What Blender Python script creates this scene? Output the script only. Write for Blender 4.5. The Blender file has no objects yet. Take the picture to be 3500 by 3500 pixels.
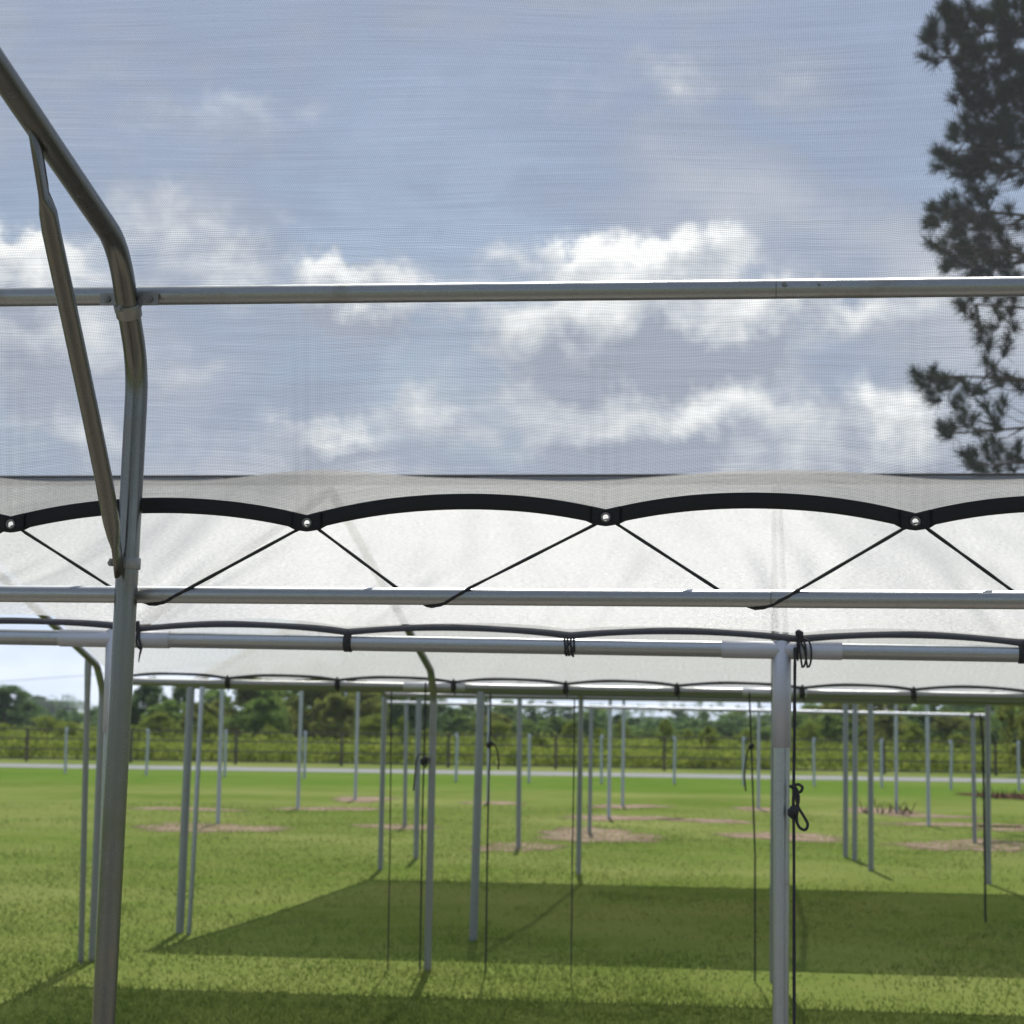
import bpy, bmesh, math, random
import numpy as np
from mathutils import Vector, Matrix

random.seed(7)
rng = np.random.default_rng(11)
R = math.radians
scene = bpy.context.scene
col = scene.collection

# ------------------------------------------------------------------ camera
CAM = Vector((0.0, 0.0, 1.6))
F = 70.0 / 36.0 * 3500.0
YAW, PITCH, ROLL = R(7.36), math.atan(700.0 / F), R(0.75)
RM = (Matrix.Rotation(YAW, 3, 'Z') @ Matrix.Rotation(R(90) + PITCH, 3, 'X') @ Matrix.Rotation(ROLL, 3, 'Z'))
cam_data = bpy.data.cameras.new('camera')
cam = bpy.data.objects.new('camera', cam_data)
col.objects.link(cam)
cam.matrix_world = Matrix.Translation(CAM) @ RM.to_4x4()
cam_data.lens = 70
cam_data.sensor_width = 36
cam_data.sensor_fit = 'HORIZONTAL'
cam_data.clip_start = 0.05
cam_data.clip_end = 6000
cam_data.dof.use_dof = True
cam_data.dof.focus_distance = 4.3
cam_data.dof.aperture_fstop = 8.0
scene.camera = cam


def ray(px, py):
    return (RM @ Vector(((px - 1750) / F, -(py - 1750) / F, -1.0)))


def at(px, py, Y):
    """point of the plane y = Y that the photograph shows at (px, py)"""
    d = ray(px, py)
    return CAM + d * (Y / d.y)


def on_ground(px, py, z=0.0):
    d = ray(px, py)
    return CAM + d * ((z - CAM.z) / d.z)


# ------------------------------------------------------------------ sky, sun, exposure
SUN_EL, SUN_AZ = R(56), R(-6)          # azimuth measured from +Y towards +X
world = bpy.data.worlds.new("World")
scene.world = world
world.use_nodes = True


class NT:
    """small helper for node trees"""
    def __init__(self, tree):
        self.t = tree
        self.n = tree.nodes
        self.n.clear()

    def add(self, typ, **kw):
        nd = self.n.new(typ)
        for k, v in kw.items():
            setattr(nd, k, v)
        return nd

    def link(self, a, b):
        self.t.links.new(a, b)

    def put(self, sock, v):
        if isinstance(v, bpy.types.NodeSocket):
            self.link(v, sock)
        else:
            sock.default_value = v

    def math(self, op, a, b=0.0, c=None, clamp=False):
        nd = self.add('ShaderNodeMath', operation=op, use_clamp=clamp)
        self.put(nd.inputs[0], a)
        self.put(nd.inputs[1], b)
        if c is not None:
            self.put(nd.inputs[2], c)
        return nd.outputs[0]

    def vmath(self, op, a, b=None):
        nd = self.add('ShaderNodeVectorMath', operation=op)
        self.put(nd.inputs[0], a)
        if b is not None:
            self.put(nd.inputs[1], b)
        return nd.outputs['Value'] if op in ('DOT_PRODUCT', 'LENGTH') else nd.outputs[0]

    def noise(self, vec, scale, detail=3.0, rough=0.5, dist=0.0):
        nd = self.add('ShaderNodeTexNoise')
        self.put(nd.inputs['Vector'], vec)
        nd.inputs['Scale'].default_value = scale
        nd.inputs['Detail'].default_value = detail
        nd.inputs['Roughness'].default_value = rough
        nd.inputs['Distortion'].default_value = dist
        return nd.outputs[0]

    def ramp(self, fac, stops, interp='LINEAR'):
        nd = self.add('ShaderNodeValToRGB')
        cr = nd.color_ramp
        cr.interpolation = interp
        while len(cr.elements) < len(stops):
            cr.elements.new(0.5)
        for e, (p, c) in zip(cr.elements, stops):
            e.position = p
            e.color = (*c, 1) if len(c) == 3 else c
        self.put(nd.inputs[0], fac)
        return nd.outputs[0]

    def mix(self, fac, a, b, mode='MIX'):
        nd = self.add('ShaderNodeMix', data_type='RGBA', blend_type=mode)
        self.put(nd.inputs[0], fac)
        self.put(nd.inputs[6], a if isinstance(a, bpy.types.NodeSocket) else (*a, 1))
        self.put(nd.inputs[7], b if isinstance(b, bpy.types.NodeSocket) else (*b, 1))
        return nd.outputs[2]

    def maprange(self, v, a, b, c=0.0, d=1.0, smooth=False):
        nd = self.add('ShaderNodeMapRange')
        if smooth:
            nd.interpolation_type = 'SMOOTHSTEP'
        self.put(nd.inputs[0], v)
        for i, x in enumerate((a, b, c, d)):
            nd.inputs[i + 1].default_value = x
        return nd.outputs[0]

    def mapping(self, vec, scale=(1, 1, 1), loc=(0, 0, 0)):
        nd = self.add('ShaderNodeMapping')
        self.put(nd.inputs[0], vec)
        nd.inputs['Scale'].default_value = scale
        nd.inputs['Location'].default_value = loc
        return nd.outputs[0]


w = NT(world.node_tree)
out = w.add('ShaderNodeOutputWorld')
sky = w.add('ShaderNodeTexSky', sky_type='NISHITA', sun_disc=False)
sky.sun_elevation = SUN_EL
sky.sun_rotation = SUN_AZ
sky.air_density = 1.0
sky.dust_density = 1.5
bg_sky = w.add('ShaderNodeBackground')
bg_sky.inputs['Strength'].default_value = 0.10
w.link(sky.outputs[0], bg_sky.inputs['Color'])
tc = w.add('ShaderNodeTexCoord')
dirv = tc.outputs['Generated']
# cloud amount: broken cumulus with a few larger heaps and open gaps
stretch = w.mapping(dirv, (1.0, 1.0, 1.7))
n1 = w.noise(stretch, 6.5, 6.0, 0.52, 0.25)
n2 = w.noise(w.mapping(dirv, (1.0, 1.0, 2.4), (3.1, 1.7, 0.4)), 4.5, 3.0, 0.5, 0.2)
n3 = w.noise(w.mapping(dirv, (1.0, 1.0, 1.5), (7.7, 2.2, 5.1)), 30.0, 5.0, 0.6, 0.6)
amount = w.math('MULTIPLY_ADD', n1, 1.15, w.math('MULTIPLY_ADD', n2, 0.55, -0.42))
amount = w.math('MULTIPLY_ADD', n3, 0.20, w.math('SUBTRACT', amount, 0.10))
layer = [(150, 1250, 300, 160, .14), (2150, 1300, 520, 240, .16), (1750, 480, 2400, 200, -.10), (1640, 1120, 210, 140, -.45), (1500, 760, 380, 90, -.16), (3100, 700, 400, 200, -.04), (400, 1350, 420, 160, .02),
         (680, 680, 420, 150, .16), (1650, 690, 260, 40, .16), (1000, 1650, 900, 60, .2), (2560, 1270, 240, 80, .02), (3000, 1100, 300, 200, .08)]
cumulus = [(60, 950, 130, 85, 1.0), (1160, 970, 160, 80, .95), (1270, 1085, 190, 75, .55), (560, 760, 260, 120, .5), (700, 1000, 130, 80, .45), (620, 1290, 260, 60, .35), (2310, 915, 140, 85, 1.05),
           (2020, 1160, 300, 150, 1.05), (2450, 1140, 190, 65, .9), (2120, 1530, 270, 85, 1.0), (2390, 1440, 180, 65, .9), (1470, 1420, 140, 80, .55),
           (3060, 1490, 230, 100, .85), (1130, 1575, 170, 60, .85), (140, 1180, 200, 150, .8), (2960, 1060, 260, 70, .6), (1950, 860, 230, 45, .5),
           (300, 1540, 240, 60, .5), (900, 420, 340, 70, .40), (2300, 280, 420, 80, .40), (2750, 1660, 300, 60, .6)]
nz = w.add('ShaderNodeTexNoise')
nz.inputs['Scale'].default_value = 24.0
nz.inputs['Detail'].default_value = 6.0
nz.inputs['Roughness'].default_value = 0.62
w.link(dirv, nz.inputs['Vector'])
wob = w.add('ShaderNodeVectorMath', operation='SCALE')
w.link(w.vmath('SUBTRACT', nz.outputs['Color'], (0.5, 0.5, 0.5)), wob.inputs[0])
wob.inputs['Scale'].default_value = 0.075
dwob = w.vmath('ADD', dirv, wob.outputs[0])


def blob(vec, px, py, rx, ry):
    d0 = ray(px, py).normalized()
    e = w.vmath('SUBTRACT', vec, tuple(d0))
    e = w.vmath('MULTIPLY', e, (F / rx, F / rx, F / ry))
    return e, w.math('POWER', 2.718, w.math('MULTIPLY', w.vmath('DOT_PRODUCT', e, e), -0.55))


for (px, py, rx, ry, a_) in layer:
    e, g = blob(dwob, px, py, rx, ry)
    amount = w.math('MULTIPLY_ADD', g, a_, amount)
heap, lift = None, None
for (px, py, rx, ry, a_) in cumulus:
    e, g = blob(dwob, px, py, rx * 1.12, ry * 1.30)
    sepz = w.add('ShaderNodeSeparateXYZ')
    w.link(e, sepz.inputs[0])
    ga = w.math('MULTIPLY', g, a_)
    lz = w.math('MULTIPLY', ga, sepz.outputs[2])
    heap = ga if heap is None else w.math('ADD', heap, ga)
    lift = lz if lift is None else w.math('ADD', lift, lz)
billow = w.noise(w.mapping(dirv, (1.0, 1.0, 1.25), (2.3, 8.1, 4.4)), 34.0, 7.0, 0.6, 0.3)
heap = w.math('MULTIPLY_ADD', billow, 0.75, w.math('SUBTRACT', heap, 0.375))
puff = w.maprange(heap, 0.18, 0.80, 0.0, 1.0, True)
mask = w.maprange(amount, 0.16, 0.50, 0.0, 1.0, True)
soft = w.ramp(amount, [(0.25, (0.36, 0.46, 0.66)), (0.45, (0.49, 0.57, 0.72)), (0.75, (0.74, 0.79, 0.87)), (1.0, (0.95, 0.98, 1.0))])
lit = w.math('MULTIPLY_ADD', billow, 1.1, w.math('MULTIPLY_ADD', lift, 0.75, -0.30))
crest = w.ramp(lit, [(0.0, (0.50, 0.56, 0.68)), (0.35, (0.85, 0.90, 0.96)), (0.75, (1.40, 1.42, 1.40))])
bright = w.mix(puff, soft, crest)
mask = w.math('MAXIMUM', mask, puff)
bg_cloud = w.add('ShaderNodeBackground')
bg_cloud.inputs['Strength'].default_value = 0.95
w.link(bright, bg_cloud.inputs['Color'])
mixb = w.add('ShaderNodeMixShader')
w.link(mask, mixb.inputs[0])
w.link(bg_sky.outputs[0], mixb.inputs[1])
w.link(bg_cloud.outputs[0], mixb.inputs[2])
w.link(mixb.outputs[0], out.inputs[0])

sun_data = bpy.data.lights.new('sun', 'SUN')
sun_data.energy = 4.2
sun_data.angle = R(0.5)
sun_data.color = (1.0, 0.96, 0.88)
sun = bpy.data.objects.new('sun', sun_data)
col.objects.link(sun)
sdir = Vector((math.sin(SUN_AZ) * math.cos(SUN_EL), math.cos(SUN_AZ) * math.cos(SUN_EL), math.sin(SUN_EL)))
sun.rotation_euler = sdir.to_track_quat('Z', 'Y').to_euler()
sun.location = (0, 30, 40)

vs = scene.view_settings
vs.view_transform = 'Standard'
vs.look = 'None'
vs.exposure = 0.55
vs.gamma = 1.0
vs.use_curve_mapping = False
scene.cycles.use_denoising = True
scene.cycles.max_bounces = 10
scene.cycles.transparent_max_bounces = 32
scene.cycles.sample_clamp_indirect = 6.0


# ------------------------------------------------------------------ materials
def new_mat(name):
    m = bpy.data.materials.new(name)
    m.use_nodes = True
    t = NT(m.node_tree)
    o = t.add('ShaderNodeOutputMaterial')
    return m, t, o


def principled(t, o, color, rough=0.5, metal=0.0, normal=None, spec=0.5):
    b = t.add('ShaderNodeBsdfPrincipled')
    t.put(b.inputs['Base Color'], color if isinstance(color, bpy.types.NodeSocket) else (*color, 1))
    t.put(b.inputs['Roughness'], rough)
    b.inputs['Metallic'].default_value = metal
    b.inputs['Specular IOR Level'].default_value = spec
    if normal is not None:
        t.link(normal, b.inputs['Normal'])
    t.link(b.outputs[0], o.inputs[0])
    return b


def bump(t, h, strength, dist):
    nd = t.add('ShaderNodeBump')
    nd.inputs['Strength'].default_value = strength
    nd.inputs['Distance'].default_value = dist
    t.link(h, nd.inputs['Height'])
    return nd.outputs[0]


def steel(name, base, rough, spangle=0.06, metal=0.9, dirt=(0.20, 0.17, 0.12)):
    m, t, o = new_mat(name)
    co = t.add('ShaderNodeTexCoord').outputs['Object']
    v = t.add('ShaderNodeTexVoronoi')
    t.link(co, v.inputs['Vector'])
    v.inputs['Scale'].default_value = 420.0
    n = t.noise(co, 420.0, 3.0, 0.6)
    k = t.noise(co, 7.0, 5.0, 0.65)
    d = tuple(x * (1 - spangle * 3.0) for x in base)
    l = tuple(min(1, x * (1 + spangle * 2.0)) for x in base)
    sp = t.math('MULTIPLY_ADD', n, 0.55, t.math('MULTIPLY', t.add('ShaderNodeSeparateColor').outputs[0], 0.0))
    sc = t.add('ShaderNodeSeparateColor')
    t.link(v.outputs['Color'], sc.inputs[0])
    sp = t.math('MULTIPLY_ADD', sc.outputs[0], 0.45, t.math('MULTIPLY', n, 0.55))
    c = t.mix(sp, d, l)
    c = t.mix(t.maprange(k, 0.56, 0.74, 0.0, 0.45, True), c, dirt)
    r = t.maprange(k, 0.3, 0.7, rough - 0.07, rough + 0.10)
    principled(t, o, c, r, metal, bump(t, n, 0.12, 0.001))
    return m


M = {}
M['steel'] = steel('galvanised_steel', (0.33, 0.35, 0.36), 0.33, 0.07)
M['steel_dull'] = steel('dull_galvanised_steel', (0.165, 0.168, 0.158), 0.24, 0.06, 0.95)
M['steel_far'] = steel('weathered_steel', (0.235, 0.245, 0.245), 0.42, 0.05, 0.75)
M['steel_pale'] = steel('pale_weathered_steel', (0.36, 0.385, 0.40), 0.5, 0.04, 0.6)
M['sleeve'] = steel('zinc_sleeve', (0.40, 0.41, 0.44), 0.5, 0.04, 0.6, (0.35, 0.33, 0.32))
M['bolt'] = steel('bolt_steel', (0.22, 0.22, 0.21), 0.5, 0.05, 0.8)
M['strap'] = steel('strap_steel', (0.26, 0.26, 0.25), 0.45, 0.05, 0.85)


def black_fabric(name, base=(0.012, 0.012, 0.014), rough=0.75):
    m, t, o = new_mat(name)
    co = t.add('ShaderNodeTexCoord').outputs['Object']
    n = t.noise(t.mapping(co, (300, 300, 900)), 1.0, 3.0, 0.6)
    c = t.mix(n, base, tuple(x * 2.1 for x in base))
    principled(t, o, c, rough, 0.0, bump(t, n, 0.3, 0.001), 0.25)
    return m


M['hem'] = black_fabric('black_webbing')
M['cord'] = black_fabric('black_cord', (0.016, 0.016, 0.017), 0.7)
M['tape_far'] = black_fabric('charcoal_webbing', (0.03, 0.03, 0.033), 0.8)


def net(name, pitch_u, pitch_v, cover, thread, streak, glow=0.5, weave=1.0, shine=0.12, crinkle=0.0, fs=(260, 520), sparkle=0.0):
    """knitted shade cloth: light threads with open holes between them, laid out by UV in metres"""
    m, t, o = new_mat(name)
    uv = t.add('ShaderNodeTexCoord').outputs['UV']
    sep = t.add('ShaderNodeSeparateXYZ')
    t.link(uv, sep.inputs[0])
    wob = t.noise(t.mapping(uv, (2.5, 2.5, 1)), 1.0, 3.0, 0.5)
    vv = t.math('MULTIPLY_ADD', wob, 0.05, sep.outputs[1])
    uu = t.math('MULTIPLY_ADD', wob, 0.03, sep.outputs[0])
    hs = t.math('SINE', t.math('MULTIPLY', vv, 2 * math.pi / pitch_v))
    us = t.math('SINE', t.math('MULTIPLY', uu, 2 * math.pi / pitch_u))
    lines = t.math('MULTIPLY', t.math('ADD', t.math('MULTIPLY', hs, 0.62), t.math('MULTIPLY', us, 0.38)), weave)
    st1 = t.noise(t.mapping(uv, (4.0, 420.0, 1)), 1.0, 2.0, 0.6)
    st2 = t.noise(t.mapping(uv, (1.3, 46.0, 1), (4, 9, 0)), 1.0, 3.0, 0.6)
    st3 = t.noise(t.mapping(uv, (1.1, 2.0, 1), (14, 3, 0)), 1.0, 3.0, 0.5)
    s = t.math('ADD', t.math('MULTIPLY_ADD', st1, 1.5, -0.75), t.math('MULTIPLY_ADD', st2, 0.55, -0.275))
    s = t.math('ADD', s, t.math('MULTIPLY_ADD', st3, 0.5, -0.25))
    f = t.math('ADD', cover, t.math('MULTIPLY', s, streak))
    ga = t.add('ShaderNodeUVMap')
    ga.uv_map = 'gather'                     # where the cloth is gathered at an eyelet it lies in folds
    gs = t.add('ShaderNodeSeparateXYZ')
    t.link(ga.outputs[0], gs.inputs[0])
    fold = t.math('SINE', t.math('MULTIPLY', uu, 2 * math.pi / 0.028))
    f = t.math('MULTIPLY_ADD', t.math('MULTIPLY', gs.outputs[0], t.math('MULTIPLY_ADD', fold, 0.22, 0.25)), 0.08, f)
    f = t.math('MULTIPLY_ADD', lines, 0.30, f, clamp=True)
    stain = t.noise(t.mapping(uv, (1.7, 2.6, 1), (31, 5, 0)), 1.0, 5.0, 0.65)
    fine = t.noise(t.mapping(uv, (*fs, 1)), 1.0, 3.0, 0.65)
    cthr = t.mix(t.maprange(fine, 0.3, 0.7) if sparkle else fine, tuple(x * (0.72 - sparkle) for x in thread), tuple(min(0.92, x * 1.18) for x in thread))
    cthr = t.mix(t.maprange(stain, 0.35, 0.7, 0.0, 0.35), cthr, tuple(x * 0.74 for x in thread))
    nb = bump(t, fine, 0.5 + crinkle, 0.0015 + 0.003 * crinkle)
    dif = t.add('ShaderNodeBsdfDiffuse')
    t.link(cthr, dif.inputs[0])
    t.link(nb, dif.inputs['Normal'])
    trl = t.add('ShaderNodeBsdfTranslucent')
    t.link(cthr, trl.inputs[0])
    t.link(nb, trl.inputs['Normal'])
    mx = t.add('ShaderNodeMixShader')
    mx.inputs[0].default_value = glow
    t.link(dif.outputs[0], mx.inputs[1])
    t.link(trl.outputs[0], mx.inputs[2])
    gl = t.add('ShaderNodeBsdfGlossy')
    gl.inputs['Roughness'].default_value = 0.38
    gl.inputs[0].default_value = (0.9, 0.9, 0.9, 1)
    t.link(nb, gl.inputs['Normal'])
    mg = t.add('ShaderNodeMixShader')
    mg.inputs[0].default_value = shine
    t.link(mx.outputs[0], mg.inputs[1])
    t.link(gl.outputs[0], mg.inputs[2])
    tr = t.add('ShaderNodeBsdfTransparent')
    ms = t.add('ShaderNodeMixShader')
    t.link(f, ms.inputs[0])
    t.link(tr.outputs[0], ms.inputs[1])
    t.link(mg.outputs[0], ms.inputs[2])
    t.link(ms.outputs[0], o.inputs[0])
    return m


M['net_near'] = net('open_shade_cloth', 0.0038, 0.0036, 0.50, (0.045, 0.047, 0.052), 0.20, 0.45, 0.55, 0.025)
M['net_mid'] = net('dense_shade_cloth', 0.006, 0.006, 0.75, (0.64, 0.635, 0.62), 0.32, 0.5, 0.30, 0.07, 1.0, (48, 110), 0.20)
M['net_far'] = net('far_shade_cloth', 0.008, 0.008, 0.80, (0.42, 0.42, 0.42), 0.10, 0.45, 0.25, 0.04)


def grass_mat():
    m, t, o = new_mat('lawn')
    co = t.add('ShaderNodeTexCoord').outputs['Object']
    a = t.noise(co, 0.22, 4.0, 0.6)
    b = t.noise(t.mapping(co, (1, 1, 1), (20, 4, 0)), 1.6, 4.0, 0.65)
    f = t.noise(co, 38.0, 4.0, 0.75)
    c = t.ramp(a, [(0.32, (0.078, 0.120, 0.020)), (0.5, (0.120, 0.156, 0.040)), (0.68, (0.178, 0.196, 0.066))])
    c = t.mix(t.maprange(b, 0.45, 0.72, 0.0, 0.5), c, (0.180, 0.180, 0.066))
    c = t.mix(t.maprange(f, 0.35, 0.7, 0.0, 0.5), c, (0.066, 0.092, 0.018))
    # the strip along the road is left longer and greener
    sep = t.add('ShaderNodeSeparateXYZ')
    t.link(co, sep.inputs[0])
    st = t.math('MULTIPLY', t.maprange(sep.outputs[1], 42.0, 45.0), t.maprange(sep.outputs[1], 56.0, 53.0))
    c = t.mix(t.math('MULTIPLY', st, 0.55), c, (0.055, 0.120, 0.012))
    principled(t, o, c, 0.95, 0.0, bump(t, f, 0.6, 0.03), 0.0)
    return m


def earth_mat(name, c1, c2):
    m, t, o = new_mat(name)
    co = t.add('ShaderNodeTexCoord').outputs['Object']
    n = t.noise(co, 2.6, 6.0, 0.7)
    f = t.noise(co, 30.0, 4.0, 0.7)
    c = t.mix(t.maprange(n, 0.35, 0.65), c1, c2)
    c = t.mix(t.maprange(f, 0.5, 0.75, 0.0, 0.6), c, (0.10, 0.10, 0.03))
    principled(t, o, c, 0.9, 0.0, bump(t, f, 0.8, 0.03), 0.15)
    return m


def leaf_mat(name, dark, light, trans=0.35):
    m, t, o = new_mat(name)
    co = t.add('ShaderNodeTexCoord').outputs['Object']
    n = t.noise(co, 1.3, 3.0, 0.6)
    f = t.noise(co, 9.0, 2.0, 0.6)
    k = t.math('MULTIPLY_ADD', n, 0.6, t.math('MULTIPLY', f, 0.4))
    c = t.mix(t.maprange(k, 0.40, 0.60), dark, light)
    d = t.add('ShaderNodeBsdfDiffuse')
    t.link(c, d.inputs[0])
    tr = t.add('ShaderNodeBsdfTranslucent')
    t.link(c, tr.inputs[0])
    mx = t.add('ShaderNodeMixShader')
    mx.inputs[0].default_value = trans
    t.link(d.outputs[0], mx.inputs[1])
    t.link(tr.outputs[0], mx.inputs[2])
    t.link(mx.outputs[0], o.inputs[0])
    return m


M['grass'] = grass_mat()
M['blades'] = leaf_mat('grass_blades', (0.112, 0.158, 0.036), (0.198, 0.238, 0.066), 0.55)
M['dirt'] = earth_mat('bare_earth', (0.22, 0.15, 0.10), (0.34, 0.26, 0.18))
M['mulch'] = earth_mat('mulch', (0.06, 0.035, 0.025), (0.11, 0.07, 0.045))
M['road'] = earth_mat('pale_road', (0.15, 0.155, 0.155), (0.20, 0.205, 0.205))
M['bark'] = earth_mat('bark', (0.07, 0.05, 0.035), (0.12, 0.09, 0.065))
M['wood'] = earth_mat('fence_wood', (0.075, 0.068, 0.055), (0.12, 0.105, 0.085))
M['needle'] = leaf_mat('pine_needles', (0.012, 0.028, 0.008), (0.032, 0.060, 0.016), 0.2)
M['leaf_olive'] = leaf_mat('olive_leaves', (0.060, 0.085, 0.020), (0.260, 0.280, 0.066), 0.55)
M['leaf_green'] = leaf_mat('green_leaves', (0.055, 0.100, 0.026), (0.210, 0.310, 0.074), 0.55)
M['leaf_dark'] = leaf_mat('dark_leaves', (0.036, 0.074, 0.028), (0.125, 0.195, 0.066), 0.5)
M['leaf_lime'] = leaf_mat('lime_leaves', (0.105, 0.145, 0.022), (0.225, 0.265, 0.050), 0.45)


# ------------------------------------------------------------------ object helpers
def link_mesh(name, me, mat, parent=None):
    ob = bpy.data.objects.new(name, me)
    if mat is not None:
        me.materials.append(mat)
    col.objects.link(ob)
    if parent is not None:
        ob.parent = parent
        root = parent
        off = Vector((0, 0, 0))
        while root is not None:
            off += root.location
            root = root.parent
        ob.location = -off                     # meshes are written in world coordinates
    return ob


def tag(o, label=None, cat=None, group=None, kind=None):
    if label:
        o['label'] = label
    if cat:
        o['category'] = cat
    if group:
        o['group'] = group
    if kind:
        o['kind'] = kind
    return o


def thing(name, label, cat, loc=(0, 0, 0), group=None):
    o = bpy.data.objects.new(name, None)
    o.empty_display_size = 0.2
    col.objects.link(o)
    o.location = loc
    return tag(o, label, cat, group)


class MB:
    """collects shapes into one mesh, in world coordinates"""
    def __init__(self):
        self.v, self.f, self.smooth = [], [], []

    def tube(self, pts, r, seg=18, caps=True, flat=None, smooth=True):
        """round bar along pts; r: number or list; flat: optional list of squash factors along the second axis"""
        pts = [Vector(p) for p in pts]
        n = len(pts)
        rs = r if isinstance(r, (list, tuple)) else [r] * n
        tan = []
        for i in range(n):
            a = pts[max(i - 1, 0)]
            b = pts[min(i + 1, n - 1)]
            tan.append((b - a).normalized())
        ref = Vector((0, 1, 0)) if abs(tan[0].y) < 0.9 else Vector((1, 0, 0))
        u = (ref - tan[0] * ref.dot(tan[0])).normalized()
        base = len(self.v)
        for i in range(n):
            u = (u - tan[i] * u.dot(tan[i])).normalized()
            wv = tan[i].cross(u)
            k = flat[i] if flat else 1.0
            kw = 1.0 + (1.0 - k) * 0.45
            for s in range(seg):
                a = 2 * math.pi * s / seg
                self.v.append(pts[i] + u * (math.cos(a) * rs[i] * k) + wv * (math.sin(a) * rs[i] * kw))
        for i in range(n - 1):
            for s in range(seg):
                s2 = (s + 1) % seg
                self.f.append((base + i * seg + s, base + i * seg + s2, base + (i + 1) * seg + s2, base + (i + 1) * seg + s))
                self.smooth.append(smooth)
        if caps:
            c0 = len(self.v)
            self.v += [self.v[base + s].copy() for s in range(seg)]
            self.v += [self.v[base + (n - 1) * seg + s].copy() for s in range(seg)]
            self.f.append(tuple(c0 + s for s in reversed(range(seg))))
            self.smooth.append(False)
            self.f.append(tuple(c0 + seg + s for s in range(seg)))
            self.smooth.append(False)
        return self

    def box(self, c, sx, sy, sz, rot=None):
        c = Vector(c)
        base = len(self.v)
        for dx in (-1, 1):
            for dy in (-1, 1):
                for dz in (-1, 1):
                    p = Vector((dx * sx / 2, dy * sy / 2, dz * sz / 2))
                    if rot is not None:
                        p = rot @ p
                    self.v.append(c + p)
        for q in ((0, 1, 3, 2), (4, 6, 7, 5), (0, 4, 5, 1), (2, 3, 7, 6), (0, 2, 6, 4), (1, 5, 7, 3)):
            self.f.append(tuple(base + i for i in q))
            self.smooth.append(False)
        return self

    def build(self, name, mat, parent=None):
        me = bpy.data.meshes.new(name)
        me.from_pydata([tuple(p) for p in self.v], [], self.f)
        me.polygons.foreach_set('use_smooth', self.smooth)
        me.update()
        return link_mesh(name, me, mat, parent)


def lerp(a, b, t):
    return Vector(a) * (1 - t) + Vector(b) * t


def bend_path(pts, rad=0.12, n=7):
    """polyline with its inner corners rounded"""
    pts = [Vector(p) for p in pts]
    res = [pts[0]]
    for i in range(1, len(pts) - 1):
        a, b, c = pts[i - 1], pts[i], pts[i + 1]
        d1 = min(rad, (a - b).length * 0.45)
        d2 = min(rad, (c - b).length * 0.45)
        p, q = b + (a - b).normalized() * d1, b + (c - b).normalized() * d2
        for k in range(n + 1):
            s = k / n
            res.append(p * (1 - s) ** 2 + b * 2 * s * (1 - s) + q * s * s)
    res.append(pts[-1])
    return res


def densify(pts, step):
    res = []
    for a, b in zip(pts[:-1], pts[1:]):
        k = max(1, int((Vector(b) - Vector(a)).length / step))
        for i in range(k):
            res.append(lerp(a, b, i / k))
    res.append(Vector(pts[-1]))
    return res


def bolt_mb(c, axis, r, h):
    c, axis = Vector(c), Vector(axis).normalized()
    mb = MB()
    mb.tube([c, c + axis * h], r, 6, True, None, False)
    mb.tube([c + axis * (h * 0.98), c + axis * h * 1.5], r * 0.5, 10)
    return mb


# ------------------------------------------------------------------ ground, road, dirt
def sheet(name, pts, z, mat, kind='structure'):
    me = bpy.data.meshes.new(name)
    me.from_pydata([(p[0], p[1], z) for p in pts], [], [tuple(range(len(pts)))])
    me.update()
    o = link_mesh(name, me, mat)
    return tag(o, kind=kind)


sheet('ground', [(-3000, -400), (3000, -400), (3000, 5000), (-3000, 5000)], 0.0, M['grass'])

ra, rb = on_ground(0, 2622), on_ground(3500, 2676)
rc, rd = on_ground(3500, 2663), on_ground(0, 2609)
rv = (rb - ra)
sheet('road', [ra - rv * 6, rb + rv * 6, rc + rv * 6, rd - rv * 6], 0.004, M['road'])


def dirt_material(name, c1, c2):
    """bare earth that thins out into the lawn towards its ragged edge"""
    m, t, o = new_mat(name)
    tcn = t.add('ShaderNodeTexCoord')
    co = tcn.outputs['Object']
    sep = t.add('ShaderNodeSeparateXYZ')
    t.link(tcn.outputs['UV'], sep.inputs[0])
    n = t.noise(co, 2.2, 6.0, 0.7)
    f = t.noise(co, 22.0, 4.0, 0.7)
    c = t.mix(t.maprange(n, 0.35, 0.65), c1, c2)
    c = t.mix(t.maprange(f, 0.45, 0.75, 0.0, 0.5), c, tuple(x * .5 for x in c1))
    d = t.add('ShaderNodeBsdfDiffuse')
    t.link(c, d.inputs[0])
    t.link(bump(t, f, 0.8, 0.03), d.inputs['Normal'])
    tr = t.add('ShaderNodeBsdfTransparent')
    k = t.math('ADD', sep.outputs[0], t.math('ADD', t.math('MULTIPLY_ADD', n, 0.9, -0.45), t.math('MULTIPLY_ADD', f, 0.7, -0.35)))
    mx = t.add('ShaderNodeMixShader')
    t.link(t.maprange(k, 0.74, 1.02, 1.0, 0.0, True), mx.inputs[0])
    t.link(tr.outputs[0], mx.inputs[1])
    t.link(d.outputs[0], mx.inputs[2])
    t.link(mx.outputs[0], o.inputs[0])
    return m


M['dirt'] = dirt_material('bare_earth_patch', (0.13, 0.09, 0.065), (0.30, 0.235, 0.175))
M['mulch_ground'] = dirt_material('mulch_ground', (0.05, 0.028, 0.020), (0.10, 0.06, 0.042))


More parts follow.
